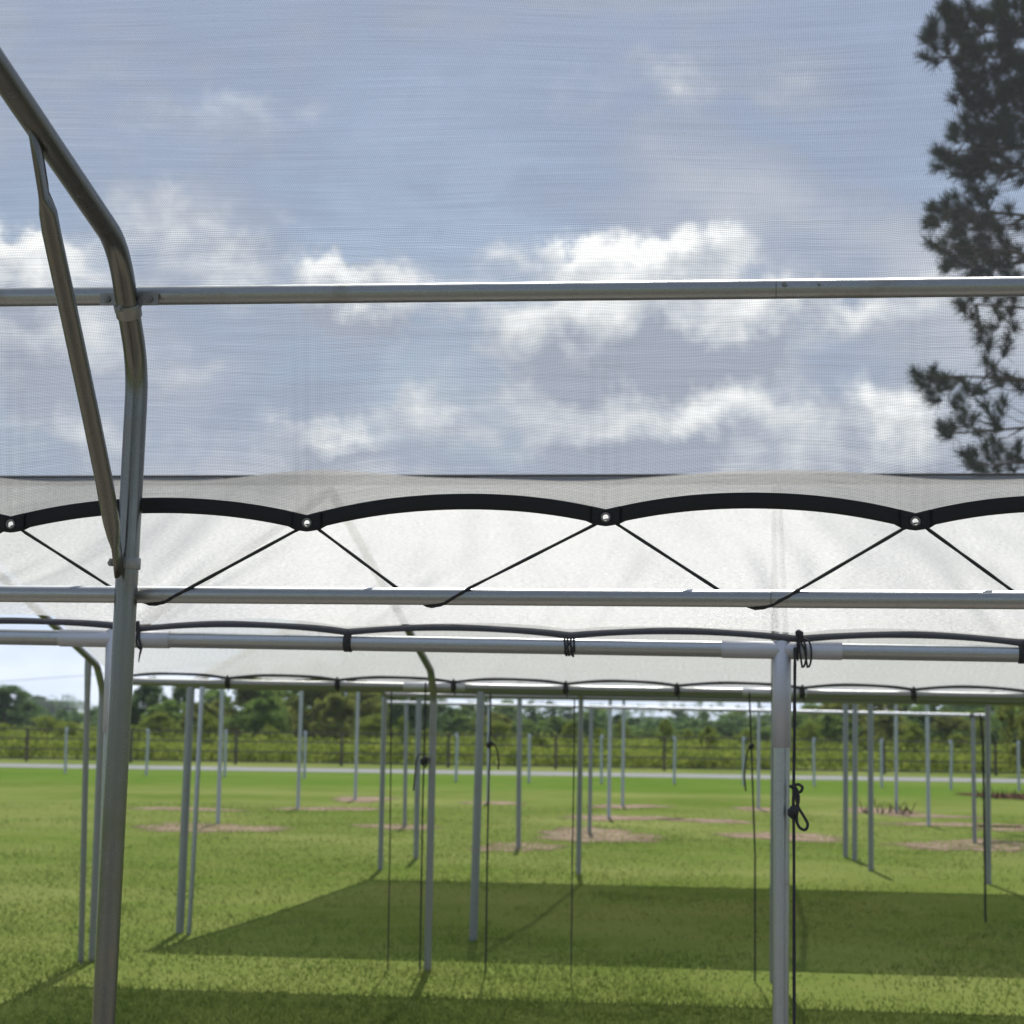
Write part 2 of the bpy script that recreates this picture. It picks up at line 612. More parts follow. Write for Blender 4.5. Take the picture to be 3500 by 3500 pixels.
def patch(px, py, w_px, depth, name='dirt_patch', mat='dirt', z=0.005):
    c = on_ground(px, py)
    ww = w_px / F * (c - CAM).length * 0.5 * 1.15
    depth *= 1.15
    ph = [random.uniform(0, 6.28) for _ in range(4)]
    pts, uvs, faces = [(c.x, c.y, z)], [0.0], []
    NA = 56
    for ring in range(1, 5):
        for k in range(NA):
            a = 2 * math.pi * k / NA
            rr = 1 + 0.16 * math.sin(2 * a + ph[0]) + 0.12 * math.sin(3 * a + ph[1]) + 0.08 * math.sin(7 * a + ph[2]) + 0.06 * math.sin(13 * a + ph[3])
            rr *= ring / 4
            pts.append((c.x + math.cos(a) * ww * rr, c.y + math.sin(a) * depth * rr, z))
            uvs.append(ring / 4)
    for k in range(NA):
        faces.append((0, 1 + k, 1 + (k + 1) % NA))
        for ring in range(3):
            q = 1 + ring * NA
            faces.append((q + k, q + NA + k, q + NA + (k + 1) % NA, q + (k + 1) % NA))
    me = bpy.data.meshes.new(name)
    me.from_pydata(pts, [], faces)
    uvl = me.uv_layers.new(name='UVMap')
    li = np.empty(len(me.loops), dtype=np.int32)
    me.loops.foreach_get('vertex_index', li)
    uvl.data.foreach_set('uv', np.stack([np.array(uvs)[li], np.zeros(len(li))], 1).astype(np.float32).reshape(-1))
    me.update()
    return tag(link_mesh(name, me, M[mat]), kind='structure')


# trodden bare floor under the near structure and the gap behind it
sheet('bare_floor', [(-9, -7), (9, -7), (9.5, 8.6), (-9, 8.4)], 0.004, earth_mat('trodden_floor', (0.19, 0.165, 0.135), (0.30, 0.265, 0.22)))

for (px, py, wp, dp) in [(712, 2830, 430, 1.15), (2035, 2855, 400, 1.6), (1130, 2765, 330, 0.7), (1360, 2826, 270, 0.7),
                         (1240, 2732, 220, 1.1), (2140, 2757, 250, 0.8), (2110, 2796, 330, 0.9), (1690, 2745, 180, 0.7),
                         (2600, 2766, 190, 0.7), (3000, 2772, 260, 1.0), (3180, 2790, 300, 0.6), (3290, 2820, 430, 0.7),
                         (3440, 2832, 240, 0.7), (2680, 2860, 370, 1.0), (3330, 2890, 420, 1.3), (1770, 2896, 300, 0.8),
                         (640, 2766, 420, 0.5), (2420, 2806, 300, 0.6)]:
    patch(px, py, wp, dp)
o = patch(3460, 2722, 330, 1.6, 'mulch_bed', 'mulch_ground', 0.009)

# lawn blades where the picture can resolve them
def grass_blades():
    n = 230000
    dist = 9.5 + (36 - 9.5) * rng.random(n) ** 1.9
    ang = (rng.random(n) - 0.5) * 0.62
    fwd = RM @ Vector((0, 0, -1))
    base_a = math.atan2(fwd.x, fwd.y)
    x = np.sin(ang + base_a) * dist
    y = np.cos(ang + base_a) * dist
    cl = np.sin(x * 1.7 + np.sin(y * 2.1)) * np.cos(y * 1.3 + np.sin(x * 0.9))
    h = (0.014 + 0.024 * rng.random(n)) * (1.0 + 0.35 * cl)
    az = rng.random(n) * 6.283
    wd = 0.004 + 0.004 * rng.random(n)
    lean = 0.3 + 0.9 * rng.random(n)
    la = rng.random(n) * 6.283
    v = np.zeros((n, 3, 3))
    v[:, 0] = np.stack([x - np.cos(az) * wd, y - np.sin(az) * wd, np.full(n, 0.0)], 1)
    v[:, 1] = np.stack([x + np.cos(az) * wd, y + np.sin(az) * wd, np.full(n, 0.0)], 1)
    v[:, 2] = np.stack([x + np.cos(la) * h * lean, y + np.sin(la) * h * lean, h], 1)
    pt = np.sin(x * .55 + 1.3 * np.sin(y * .37)) * np.cos(y * .42 + np.sin(x * .8)) + .5 * np.sin(x * 2.3 + y * 1.1) * np.sin(y * 1.9 - x)
    keep = rng.random(n) < np.clip(.62 + .55 * pt, .12, 1)
    me = tri_mesh('grass', v[keep])
    o = link_mesh('grass', me, M['blades'])
    tag(o, 'short mown lawn grass between the posts', 'grass', kind='stuff')


def tri_mesh(name, v):
    n = v.shape[0]
    k = v.shape[1]
    me = bpy.data.meshes.new(name)
    me.vertices.add(n * k)
    me.vertices.foreach_set('co', v.reshape(-1).astype(np.float32))
    me.loops.add(n * k)
    me.loops.foreach_set('vertex_index', np.arange(n * k, dtype=np.int32))
    me.polygons.add(n)
    me.polygons.foreach_set('loop_start', np.arange(0, n * k, k, dtype=np.int32))
    me.polygons.foreach_set('loop_total', np.full(n, k, dtype=np.int32))
    me.update(calc_edges=True)
    return me


grass_blades()

# ------------------------------------------------------------------ NEAR SHADE STRUCTURE (the camera stands inside it)
YA = 4.15
leg_lo = at(384, 2921, YA)
leg_b1 = at(471, 1255, YA)
leg_foot = leg_lo + (leg_lo - leg_b1) * (leg_lo.z / (leg_b1.z - leg_lo.z))
XL = leg_b1.x


def y_on_plane_x(px, py, X):
    d = ray(px, py)
    return (X - CAM.x) / d.x * d.y


bend2 = at(402, 835, y_on_plane_x(402, 835, XL))
raf1 = at(228, 579, y_on_plane_x(228, 579, XL))
raf_dir = (raf1 - bend2)
ridge_a = bend2 + raf_dir * (2.9 / abs(raf_dir.y))
print('A leg', leg_foot, leg_b1, 'bend2', bend2, 'raf', raf1, 'ridge', ridge_a)
RA = 0.0245
frame_a = thing('shade_structure', 'near galvanised pipe frame with bent leg, rafter, flattened brace and two long rails',
                'shade structure', (leg_foot.x, leg_foot.y, 0))
hoop_pts = densify(bend_path([leg_foot, leg_b1, bend2, ridge_a], 0.075, 8), 0.12)
MB().tube(hoop_pts, RA, 28).build('hoop_pipe', M['steel_dull'], frame_a)
# the next hoop along, outside the picture, carries the rails on the right
dxh = Vector((3.05, 0, 0))
MB().tube([p + dxh for p in hoop_pts], RA, 20).build('hoop_pipe', M['steel_dull'], frame_a)
MB().tube([p - dxh for p in hoop_pts], RA, 20).build('hoop_pipe', M['steel_dull'], frame_a)


def hoop_at_z(z):
    for a, b in zip(hoop_pts[:-1], hoop_pts[1:]):
        if a.z <= z <= b.z:
            return lerp(a, b, (z - a.z) / (b.z - a.z)), (b - a).normalized()
    return hoop_pts[-1], Vector((0, 0, 1))


# upper purlin: two lengths swaged together, with the seam right of the middle
YP = hoop_at_z(at(430, 1010, 4.05).z)[0].y + RA + 0.020
pl_a, pl_b = at(0, 1016, YP), at(3500, 979, YP)
pv = (pl_b - pl_a)
pl_a, pl_b = pl_a - pv * 1.2, pl_b + pv * 1.2
seam = at(2652, 988, YP)
RP = 0.0205
mb = MB()
mb.tube([pl_a, seam], RP, 24)
pur = mb.build('purlin', M['steel'], frame_a)
mb = MB()
mb.tube([seam + pv.normalized() * 0.001, seam + pv.normalized() * 0.004, pl_b], [RP * 0.96, RP * 1.0, RP * 1.0], 24)
pur2 = mb.build('purlin', M['steel'], frame_a)
MB().tube([seam - pv.normalized() * .0008, seam + pv.normalized() * .0012], RP * 1.006, 24).build('seam', M['bolt'], pur2)
for px in (2680, 2798):
    c = at(px, 983, YP)
    bolt_mb(c + Vector((0, -RP * 0.98, 0.002)), (0, -1, 0), 0.0055 if px < 2700 else 0.003, 0.0035).build('bolt', M['bolt'], pur2)

# lower eave rail
YR = YA + RA + 0.022
er_a, er_b = at(0, 2028, YR), at(3500, 2049, YR)
ev = er_b - er_a
seam2 = at(2634, 2046, YR)
RE = 0.0185
MB().tube([er_a - ev * 1.2, seam2], RE, 24).build('eave_rail', M['steel'], frame_a)
MB().tube([seam2 + ev.normalized() * 0.001, seam2 + ev.normalized() * 0.005, er_b + ev * 1.2],
          [RE * 0.96, RE * 1.05, RE * 1.05], 24).build('eave_rail', M['steel'], frame_a)

MB().tube([seam2 - ev.normalized() * .0006, seam2 + ev.normalized() * .0016], RE * 1.02, 24).build('seam', M['bolt'], frame_a)
# brace: a tube hammered flat at both ends
top_raf = bend2 + raf_dir * ((bend2.y - y_on_plane_x(113, 409, XL)) / abs(raf_dir.y))
b_top = top_raf + Vector((-0.028, 0, 0.0))
b_bot = at(407, 1958, YA - 0.030)
b_top = at(110, 409, top_raf.y)
def brace_y(py):
    t = (py - 409) / (1958 - 409)
    return top_raf.y * (1 - t) + (YA - 0.034) * t
bp, br, bf = [], [], []
for (px, py, fl) in [(110, 409, .22), (137, 579, .22), (147, 640, .22), (150, 668, .3), (157, 695, .7), (164, 725, .95), (175, 790, 1.0), (240, 1090, 1.0),
                     (310, 1420, 1.0), (355, 1640, 1.0), (372, 1735, 1.0), (382, 1790, .95), (390, 1835, .7), (396, 1862, .35),
                     (400, 1890, .22), (407, 1958, .22)]:
    bp.append(at(px, py, brace_y(py)))
    br.append(0.0185)
    bf.append(fl)
# the flattened ends lie side-on to the hoop
mb = MB()
pts = bp
n = len(pts)
seg = 20
base = 0
for i in range(n):
    t = (pts[min(i + 1, n - 1)] - pts[max(i - 1, 0)]).normalized()
    u = Vector((1, 0, 0))
    u = (u - t * u.dot(t)).normalized()
    wv = t.cross(u)
    k = bf[i]
    kw = 1 + (1 - k) * 0.5
    if py == 0:
        k = 1
    ka, kb = (k if i < 4 or i > 11 else k), kw
    sq = max(k, 0.42)
    for s in range(seg):
        a = 2 * math.pi * s / seg
        mb.v.append(pts[i] + u * (math.cos(a) * br[i] * sq) + wv * (math.sin(a) * br[i] * kb * (1 if k > .5 else .95)))
for i in range(n - 1):
    for s in range(seg):
        s2 = (s + 1) % seg
        mb.f.append((i * seg + s, i * seg + s2, (i + 1) * seg + s2, (i + 1) * seg + s))
        mb.smooth.append(True)
mb.f.append(tuple(reversed(range(seg))))
mb.smooth.append(False)
mb.f.append(tuple((n - 1) * seg + s for s in range(seg)))
mb.smooth.append(False)
mb.build('brace', M['steel_dull'], frame_a)


def band(c, axis, r, h, gap=0.0):
    """strap round a pipe"""
    c, axis = Vector(c), Vector(axis).normalized()
    mb = MB()
    mb.tube([c - axis * h / 2, c - axis * (h / 2 - .002), c + axis * (h / 2 - .002), c + axis * h / 2], [r * 0.97, r, r, r * 0.97], 28)
    return mb


# strap clamp at the purlin: a band over the pipe with an ear screwed to the purlin on each side
cz = at(440, 1052, 4.05).z
cc, cd = hoop_at_z(cz)
cl = band(cc, cd, RA + 0.0035, 0.030).build('strap_clamp', M['strap'], frame_a)
for (x0, x1, px) in ((344, 392, 368), (482, 542, 512)):
    mb = MB()
    a, b = at(x0, 1023, YP - RP - 0.004), at(x1, 1023, YP - RP - 0.004)
    inner, outer = (b, a) if px < 440 else (a, b)
    mid = (a + b) / 2
    mb.box(mid, abs(b.x - a.x), 0.0035, 0.026)
    # bent web from the ear down to the band
    wb = cc + Vector((math.copysign(RA, inner.x - cc.x), -0.004, 0.004))
    for s in range(6):
        p = lerp(inner, wb, (s + 0.5) / 6)
        mb.box(p, 0.0045 + abs(inner.x - wb.x) / 6, 0.0035 + abs(inner.y - wb.y) / 6, 0.026)
    ear = mb.build('clamp_ear', M['strap'], cl)
    bolt_mb(mid + Vector((0, -0.0018, 0)), (0, -1, 0), 0.008, 0.005).build('bolt', M['bolt'], cl)
bolt_mb(cc + Vector((-0.008, -RA - 0.002, -0.002)), (-0.2, -1, 0), 0.008, 0.005).build('bolt', M['bolt'], cl)
# strap that holds the foot of the brace
cc2, cd2 = hoop_at_z(at(440, 1926, YA).z)
cl2 = band(cc2, cd2, RA + 0.004, 0.025).build('strap_clamp', M['strap'], frame_a)
mb = MB()
mb.box(cc2 + Vector((-0.012, -RA - 0.006, 0)), 0.034, 0.010, 0.016)
mb.build('clamp_ear', M['strap'], cl2)
bolt_mb(cc2 + Vector((-0.024, -RA - 0.012, -0.002)), (-0.2, -1, 0), 0.007, 0.005).build('bolt', M['bolt'], cl2)

# --- net over the near structure
GR_PX = [(-1000, 1795), (40, 1792), (1051, 1788), (2071, 1769), (3128, 1783), (4140, 1790)]
YH = YR + 0.012
GR = [at(px, py, YH) for px, py in GR_PX]
GR = [GR[0] - Vector((0.62, 0, 0))] + GR + [GR[-1] + Vector((0.62, 0, 0)), GR[-1] + Vector((1.24, 0, 0))]
HEM_W = 0.034


def hem_center(x):
    """height of the hem's middle line at x: an arch between each two eyelets"""
    for a, b in zip(GR[:-1], GR[1:]):
        if a.x <= x <= b.x:
            t = (x - a.x) / (b.x - a.x)
            arch = (1 - abs(2 * t - 1) ** 2.1)
            amp = 0.040
            return a.z * (1 - t) + b.z * t + amp * arch
    return GR[0].z


def hem_low(x):
    d = min(abs(x - g.x) for g in GR)
    return hem_center(x) - HEM_W * 0.5 - 0.002 + (0.0)


net_a = thing('shade_net', 'near grey shade net with scalloped black hem, hung over the bent pipe frame', 'shade net', (0, YH, GR[2].z))
X0, X1 = GR[0].x, GR[-1].x
# profile from hem up over the purlin, the knee and the roof
roof_off = 0.012
prof_fixed = [Vector((0, YP + RP + 0.004, pl_a.z)),]
def top_y(x, which):
    pass

NX, rows = 460, []
knee = bend2 + Vector((0, RA * 0.7, RA + roof_off))
ridge_p = ridge_a + Vector((0, 0, RA + roof_off))
verts, uvs, faces, gath = [], [], [], []
xs = [X0 + (X1 - X0) * i / NX for i in range(NX + 1)]
NV1, NV2, NV3 = 26, 6, 22


def purl_z(x):
    t = (x - pl_a.x) / (pl_b.x - pl_a.x)
    return pl_a.z * (1 - t) + pl_b.z * t


NR = 0
for i, x in enumerate(xs):
    zt = purl_z(x)
    zl = hem_center(x) + HEM_W * 0.42
    dg = min(abs(x - g.x) for g in GR)
    crease = math.exp(-(dg / 0.045) ** 2)
    soft = math.exp(-(dg / 0.16) ** 2)
    colv = []
    for j in range(NV1 + 1):
        t = j / NV1                     # 0 at the hem, 1 at the purlin
        z = zl * (1 - t) + zt * t
        y = YH * (1 - t) + (YP + RP + 0.003) * t
        belly = math.sin(math.pi * t)
        y += 0.035 * belly - (0.020 * crease + 0.022 * soft) * (1 - t) ** 0.7 * (0.15 + belly)
        y += 0.004 * math.sin(x * 9.0 + t * 4) * belly
        colv.append((x, y, z, (1 - t) * -0.52))
        gath.append((crease * (1 - t) ** .5 + .25 * soft * (1 - t), 0))
    a = Vector((x, YP + RP * 0.6, zt + RP + 0.004))
    slope = (knee - Vector((x, knee.y, 0)))
    kn = Vector((x, knee.y, knee.z + (zt - purl_z(XL))))
    for j in range(1, NV2 + 1):
        t = j / NV2
        p = lerp(a, kn, t)
        sag = 0.012 * math.sin(math.pi * t)
        colv.append((x, p.y - sag * .5, p.z - sag, 0.02 + t * (kn - a).length))
    rp = Vector((x, ridge_p.y, ridge_p.z + (zt - purl_z(XL))))
    L0 = 0.02 + (kn - a).length
    # between hoops the cloth sags a little
    ph = (x - XL) / 3.05
    bay = 0.5 - 0.5 * math.cos(2 * math.pi * ph)
    for j in range(1, NV3 + 1):
        t = j / NV3
        p = lerp(kn, rp, t)
        sag = 0.05 * bay * math.sin(math.pi * min(1, t * 1.0)) + 0.006 * math.sin(x * 6 + t * 9)
        colv.append((x, p.y, p.z - sag, L0 + t * (rp - kn).length))
    # the far side of the roof, over and behind the camera
    for j in range(1, 5):
        t = j / 4
        colv.append((x, ridge_p.y - t * 2.9, rp.z - t * (rp.z - kn.z), L0 + (1 + t) * (rp - kn).length))
    NR = len(colv)
    gath += [(0, 0)] * (NR - NV1 - 1)
    for (vx, vy, vz, vvv) in colv:
        verts.append((vx, vy, vz))
        uvs.append((vx, vvv))
for i in range(NX):
    for j in range(NR - 1):
        a = i * NR + j
        faces.append((a, a + NR, a + NR + 1, a + 1))
me = bpy.data.meshes.new('net_panel')
me.from_pydata(verts, [], faces)
uvl = me.uv_layers.new(name='UVMap')
li = np.empty(len(me.loops), dtype=np.int32)
me.loops.foreach_get('vertex_index', li)
uvl.data.foreach_set('uv', np.array(uvs, dtype=np.float32)[li].reshape(-1))
uvg = me.uv_layers.new(name='gather')
uvg.data.foreach_set('uv', np.array(gath, dtype=np.float32)[li].reshape(-1))
me.polygons.foreach_set('use_smooth', [True] * len(me.polygons))
me.update()
link_mesh('net_panel', me, M['net_near'], net_a)

# --- hem with real eyelet holes
hv, hf = [], []
yh0 = YH - 0.004


def hem_top(x):
    return hem_center(x) + HEM_W * 0.5


def tab_low(x):
    """lower edge, rounded under each eyelet"""
    z = hem_center(x) - HEM_W * 0.5
    for g in GR:
        d = abs(x - g.x)
        if d < 0.035:
            zz = g.z - HEM_W * 0.5 + 0.002 - 0.004 * (1 - (d / 0.035) ** 2)
            z = min(z, zz + max(0, (d - 0.0)) * 0.08)
    return z


TW = 0.030
intervals = []
for a, b in zip(GR[:-1], GR[1:]):
    intervals.append((a.x + TW, b.x - TW))
for (a, b) in intervals:
    n = 44
    base = len(hv)
    a, b = a - 0.001, b + 0.001
    for i in range(n + 1):
        x = a + (b - a) * i / n
        yb = 0.003 * math.sin(x * 31.0) * math.sin(math.pi * i / n)
        zt, zb = hem_top(x), tab_low(x)
        for k in range(4):
            hv.append((x, yh0 + yb * (k / 3), zt + (zb - zt) * k / 3))
    for i in range(n):
        for k in range(3):
            q = base + i * 4 + k
            hf.append((q, q + 1, q + 5, q + 4))
for g in GR[1:-1]:
    # outline of the patch round the eyelet, clockwise from the top left corner
    out_pts = []
    for i in range(12):
        x = g.x - TW + 2 * TW * i / 12
        out_pts.append((x, hem_top(x)))
    for i in range(6):
        x = g.x + TW
        out_pts.append((x, hem_top(x) + (tab_low(x) - hem_top(x)) * i / 6))
    for i in range(12):
        x = g.x + TW - 2 * TW * i / 12
        out_pts.append((x, tab_low(x)))
    for i in range(6):
        x = g.x - TW
        out_pts.append((x, tab_low(x) + (hem_top(x) - tab_low(x)) * i / 6))
    base = len(hv)
    m_ = len(out_pts)
    rin = 0.0062
    for (x, z) in out_pts:
        hv.append((x, yh0, z))
    for (x, z) in out_pts:
        a = math.atan2(z - g.z, x - g.x)
        hv.append((g.x + math.cos(a) * rin, yh0, g.z + math.sin(a) * rin))
    for i in range(m_):
        j = (i + 1) % m_
        hf.append((base + i, base + j, base + m_ + j, base + m_ + i))
me = bpy.data.meshes.new('hem')
me.from_pydata(hv, [], hf)
me.polygons.foreach_set('use_smooth', [True] * len(me.polygons))
me.update()
hem = link_mesh('hem', me, M['hem'], net_a)
so = hem.modifiers.new('thickness', 'SOLIDIFY')
so.thickness = 0.003
so.offset = -1.0
for g in GR[2:6]:
    mb = MB()
    ring = []
    for k in range(25):
        a = 2 * math.pi * k / 24
        ring.append(Vector((g.x + math.cos(a) * 0.0085, yh0 - 0.003, g.z + math.sin(a) * 0.0085)))
    mb.tube(ring, 0.0024, 8, False)
    mb.build('eyelet', M['bolt'], hem)

# --- lacing cord from eyelet to eyelet round the eave rail
def rail_z(x):
    t = (x - er_a.x) / (er_b.x - er_a.x)
    return er_a.z * (1 - t) + er_b.z * t


lace = []
RC = 0.0036
for gi in range(1, len(GR) - 2):
    g, h = GR[gi], GR[gi + 1]
    span = h.x - g.x
    # the cord leaves the eyelet behind the hem, runs down behind the rail, turns under it and comes up in front
    lace.append(Vector((g.x + 0.004, yh0 + 0.010, g.z - 0.004)))
    lace.append(Vector((g.x + 0.030, yh0 + 0.010, g.z - HEM_W * 0.52)))
    fb_, fu_, ft_ = [(.34, .47, .61), (.355, .505, .636), (.32, .435, .56), (.385, .50, .63), (.35, .48, .61), (.35, .48, .61), (.35, .48, .61)][gi - 1]
    xb, xu, xt = g.x + span * fb_, g.x + span * fu_, g.x + span * ft_
    zr = rail_z(xb)
    zu = rail_z(xu)
    lace.append(Vector((xb, YR + RE + RC, zr + RE * 0.6)))
    lace.append(Vector((lerp((xb, 0, 0), (xu, 0, 0), .55).x, YR + RE * 0.95, zr - RE * 0.6)))
    lace.append(Vector((xu - .008, YR + 0.001, zu - RE - RC)))
    lace.append(Vector((xu + 0.022, YR - RE * 0.5, zu - RE * 0.95)))
    lace.append(Vector(((xu + xt) / 2 + .010, YR - RE - RC * 0.7, zu - 0.002)))
    lace.append(Vector((xt, YR - RE * 0.7, zu + RE * 0.95)))
    lace.append(Vector((h.x - 0.030, yh0 + 0.009, h.z - HEM_W * 0.52)))


def smooth_path(pts, sub=5):
    """Catmull-Rom through pts, tame"""
    res = []
    P = [pts[0]] + list(pts) + [pts[-1]]
    for i in range(1, len(P) - 2):
        p0, p1, p2, p3 = P[i - 1], P[i], P[i + 1], P[i + 2]
        L = (p2 - p1).length
        t1 = (p2 - p0).normalized() * L * 0.8 if (p2 - p0).length > 1e-6 else Vector()
        t2 = (p3 - p1).normalized() * L * 0.8 if (p3 - p1).length > 1e-6 else Vector()
        if L > 0.12:
            t1, t2 = (p2 - p1), (p2 - p1)
        for k in range(sub):
            s = k / sub
            res.append(p1 * (2 * s ** 3 - 3 * s ** 2 + 1) + t1 * (s ** 3 - 2 * s ** 2 + s) + p2 * (-2 * s ** 3 + 3 * s ** 2) + t2 * (s ** 3 - s ** 2))
    res.append(pts[-1])
    return res


lp = smooth_path(lace, 6)
lr = [RC * (1 + 0.12 * math.sin(i * 1.9) + random.uniform(-.06, .06)) for i in range(len(lp))]
lc = MB().tube(lp, lr, 8).build('lacing_cord', M['cord'])
tag(lc, 'black cord zigzagging between the scalloped hem of the near net and the rail below it', 'cord')

# ------------------------------------------------------------------ SECOND SHADE STRUCTURE
YB = 6.28
rb_a, rb_b = at(0, 2177, YB), at(3500, 2236, YB)
bv = rb_b - rb_a


def rail_b(x):
    t = (x - rb_a.x) / (rb_b.x - rb_a.x)
    return lerp(rb_a, rb_b, t)


T1, T2 = at(392, 2190, YB), at(2672, 2220, YB)
SP = T2.x - T1.x
YF = 12.6
rf_a, rf_b = at(466, 2330, YF), at(3500, 2382, YF)


def rail_f(x):
    t = (x - rf_a.x) / (rf_b.x - rf_a.x)
    return lerp(rf_a, rf_b, t)


FX = [T1.x - SP, T1.x, T2.x, T2.x + SP, T2.x + 2 * SP]
YRG = (YB + YF) / 2
rg_l, rg_r = at(930, 1640, YRG), at(2700, 1650, YRG)
ZR = (rg_l.z + rg_r.z) / 2
print('B spacing', SP, 'FX', FX, 'rail z', rb_a.z, rb_b.z, 'far rail', rf_a.z, rf_b.z, 'ridge', ZR)
frame_b = thing('shade_structure', 'second galvanised frame, its rail joined by pale sleeves to thick upright posts', 'shade structure', (T2.x, YB, 0))
RB = 0.0255
mb = MB()
mb.tube([rail_b(FX[0]), rail_b(FX[-1])], RB, 24)
mb.build('eave_rail', M['steel'], frame_b)
MB().tube([rail_f(FX[0]) + Vector((0, 0, 0)), rail_f(FX[-1])], 0.024, 16).build('far_rail', M['steel_far'], frame_b)
MB().tube([(FX[0], YRG, ZR), (FX[-1], YRG, ZR)], 0.018, 14).build('ridge_pipe', M['steel_far'], frame_b)
for k, x in enumerate(FX):
    p = rail_b(x)
    # sleeve along the rail and down the post
    mb = MB()
    mb.tube([p - bv.normalized() * 0.186, p - bv.normalized() * 0.184, p + bv.normalized() * 0.184, p + bv.normalized() * 0.186],
            [RB * 1.03, RB * 1.10, RB * 1.10, RB * 1.03], 24)
    mb.tube([p + Vector((0, 0, RB * 1.25)), p + Vector((0, 0, RB)), p + Vector((0, 0, -0.30)), p + Vector((0, 0, -0.302))],
            [RB * 0.8, RB * 1.13, RB * 1.13, RB], 24)
    mb.build('tee_sleeve', M['sleeve'], frame_b)
    MB().tube([(p.x - 0.008, p.y, 0), (p.x, p.y, p.z - 0.29)], RB * 0.98, 24).build('post', M['steel'], frame_b)
    q = rail_f(x) - Vector((.03 if k == 0 else 0, 0, 0))
    pts = bend_path([p + Vector((0, 0.03, 0.0)), Vector((x, YRG, ZR - 0.04)), q + Vector((0, -0.16, 0.10)), q + Vector((0, -0.030, -0.06)), (q.x - 0.01, YF - 0.03, 0)], 0.05, 6)
    MB().tube(densify(pts, 0.3), 0.0235, 18).build('hoop_pipe', M['steel_far'], frame_b)
    if k:
        MB().tube([q - Vector((.20, 0, 0)), q - Vector((.198, 0, 0)), q + Vector((.198, 0, 0)), q + Vector((.20, 0, 0))], [.024, .0275, .0275, .024], 16).build('tee_sleeve', M['sleeve'], frame_b)
# braces on the far legs: a flat-ended tube from the rafter down beside the leg
for x in (FX[0],):
    q = rail_f(x)
    MB().tube([q + Vector((-0.045, -0.28, 0.16)), q + Vector((-0.05, -0.27, 0.06)), q + Vector((-0.052, -0.26, -0.1)), (x - 0.075, YF - 0.14, 0.0)],
              0.019, 14, True, [.35, .5, 1, 1]).build('brace', M['steel_far'], frame_b)

# --- net of the second structure
TIE_PX = [-270, 478, 1190, 1948, 2728, 3494]
TX = [at(px, 2210, YB).x for px in TIE_PX]
while TX[0] > FX[0]:
    TX.insert(0, TX[0] - 0.69)
while TX[-1] < FX[-1] + 0.3:
    TX.append(TX[-1] + 0.69)
FT_PX = [(780, 0), (1155, 0), (1552, 0), (1935, 0), (2315, 0), (2742, 0), (3122, 0), (3510, 0)]
TFX = [at(px, 2345, YF).x for px, _ in FT_PX]
while TFX[0] > FX[0]:
    TFX.insert(0, TFX[0] - 0.70)
while TFX[-1] < FX[-1] + 0.3:
    TFX.append(TFX[-1] + 0.70)


def arch(x, TT, amp):
    for a, b in zip(TT[:-1], TT[1:]):
        if a <= x <= b:
            t = (x - a) / (b - a)
            return amp * (1 - abs(2 * t - 1) ** 2.2)
    return 0.0


def seat(x):
    """1 over a frame, 0 midway between two"""
    d = min(abs(x - f) for f in FX) / SP
    return math.exp(-(d / 0.22) ** 2)


net_b = thing('shade_net', 'pale sunlit shade net over the second frame, below the near scalloped hem', 'shade net', (T2.x, YRG, ZR))
verts, uvs, faces, NX = [], [], [], 560
HB = 0.034
for i in range(NX + 1):
    x = FX[0] + (FX[-1] - FX[0]) * i / NX
    p, q = rail_b(x), rail_f(x)
    s = seat(x)
    a = Vector((x, YB - 0.015, p.z + RB + 0.004 + arch(x, TX, 0.020) + HB * 0.6))
    r = Vector((x, YRG, ZR + 0.010 + 0.045 * s))
    b = Vector((x, YF + 0.012, q.z + 0.026 + arch(x, TFX, 0.024) + HB * 0.5))
    cl = []
    for j in range(31):
        t = j / 30
        c = lerp(a, r, t)
        c.z -= (1 - s) * 0.05 * math.sin(math.pi * t) - 0.004 * math.sin(x * 7 + t * 11)
        dt = min(((x - q_) for q_ in TX), key=abs)
        c.z += 0.007 * math.cos(dt / (0.05 + 0.14 * t) * 3.1) * math.exp(-(dt / (.12 + .25 * t)) ** 2) * math.sin(math.pi * min(1, t * 1.6 + .05)) * (1 - t)
        c.z += 0.003 * math.sin(x * 23 + t * 15 + 2 * math.sin(x * 5)) * math.sin(math.pi * t)
        cl.append((c, t * (r - a).length))
    L = (r - a).length
    for j in range(1, 25):
        t = j / 24
        c = lerp(r, b, t)
        c.z -= (1 - s) * 0.05 * math.sin(math.pi * t)
        cl.append((c, L + t * (b - r).length))
    for c, vv in cl:
        verts.append(tuple(c))
        uvs.append((x, vv))
NR = len(cl)
for i in range(NX):
    for j in range(NR - 1):
        a = i * NR + j
        faces.append((a, a + NR, a + NR + 1, a + 1))


def net_mesh(name, verts, uvs, faces, mat, parent):
    me = bpy.data.meshes.new(name)
    me.from_pydata(verts, [], faces)
    uvl = me.uv_layers.new(name='UVMap')
    li = np.empty(len(me.loops), dtype=np.int32)
    me.loops.foreach_get('vertex_index', li)
    uvl.data.foreach_set('uv', np.array(uvs, dtype=np.float32)[li].reshape(-1))
    me.polygons.foreach_set('use_smooth', [True] * len(me.polygons))
    me.update()
    return link_mesh(name, me, mat, parent)


net_mesh('net_panel', verts, uvs, faces, M['net_mid'], net_b)
MB().tube(densify([(FX[0], YRG - 0.004, ZR + 0.026), (FX[-1], YRG - 0.004, ZR + 0.026)], .3), 0.0075, 8).build('ridge_cord', M['cord'], net_b)


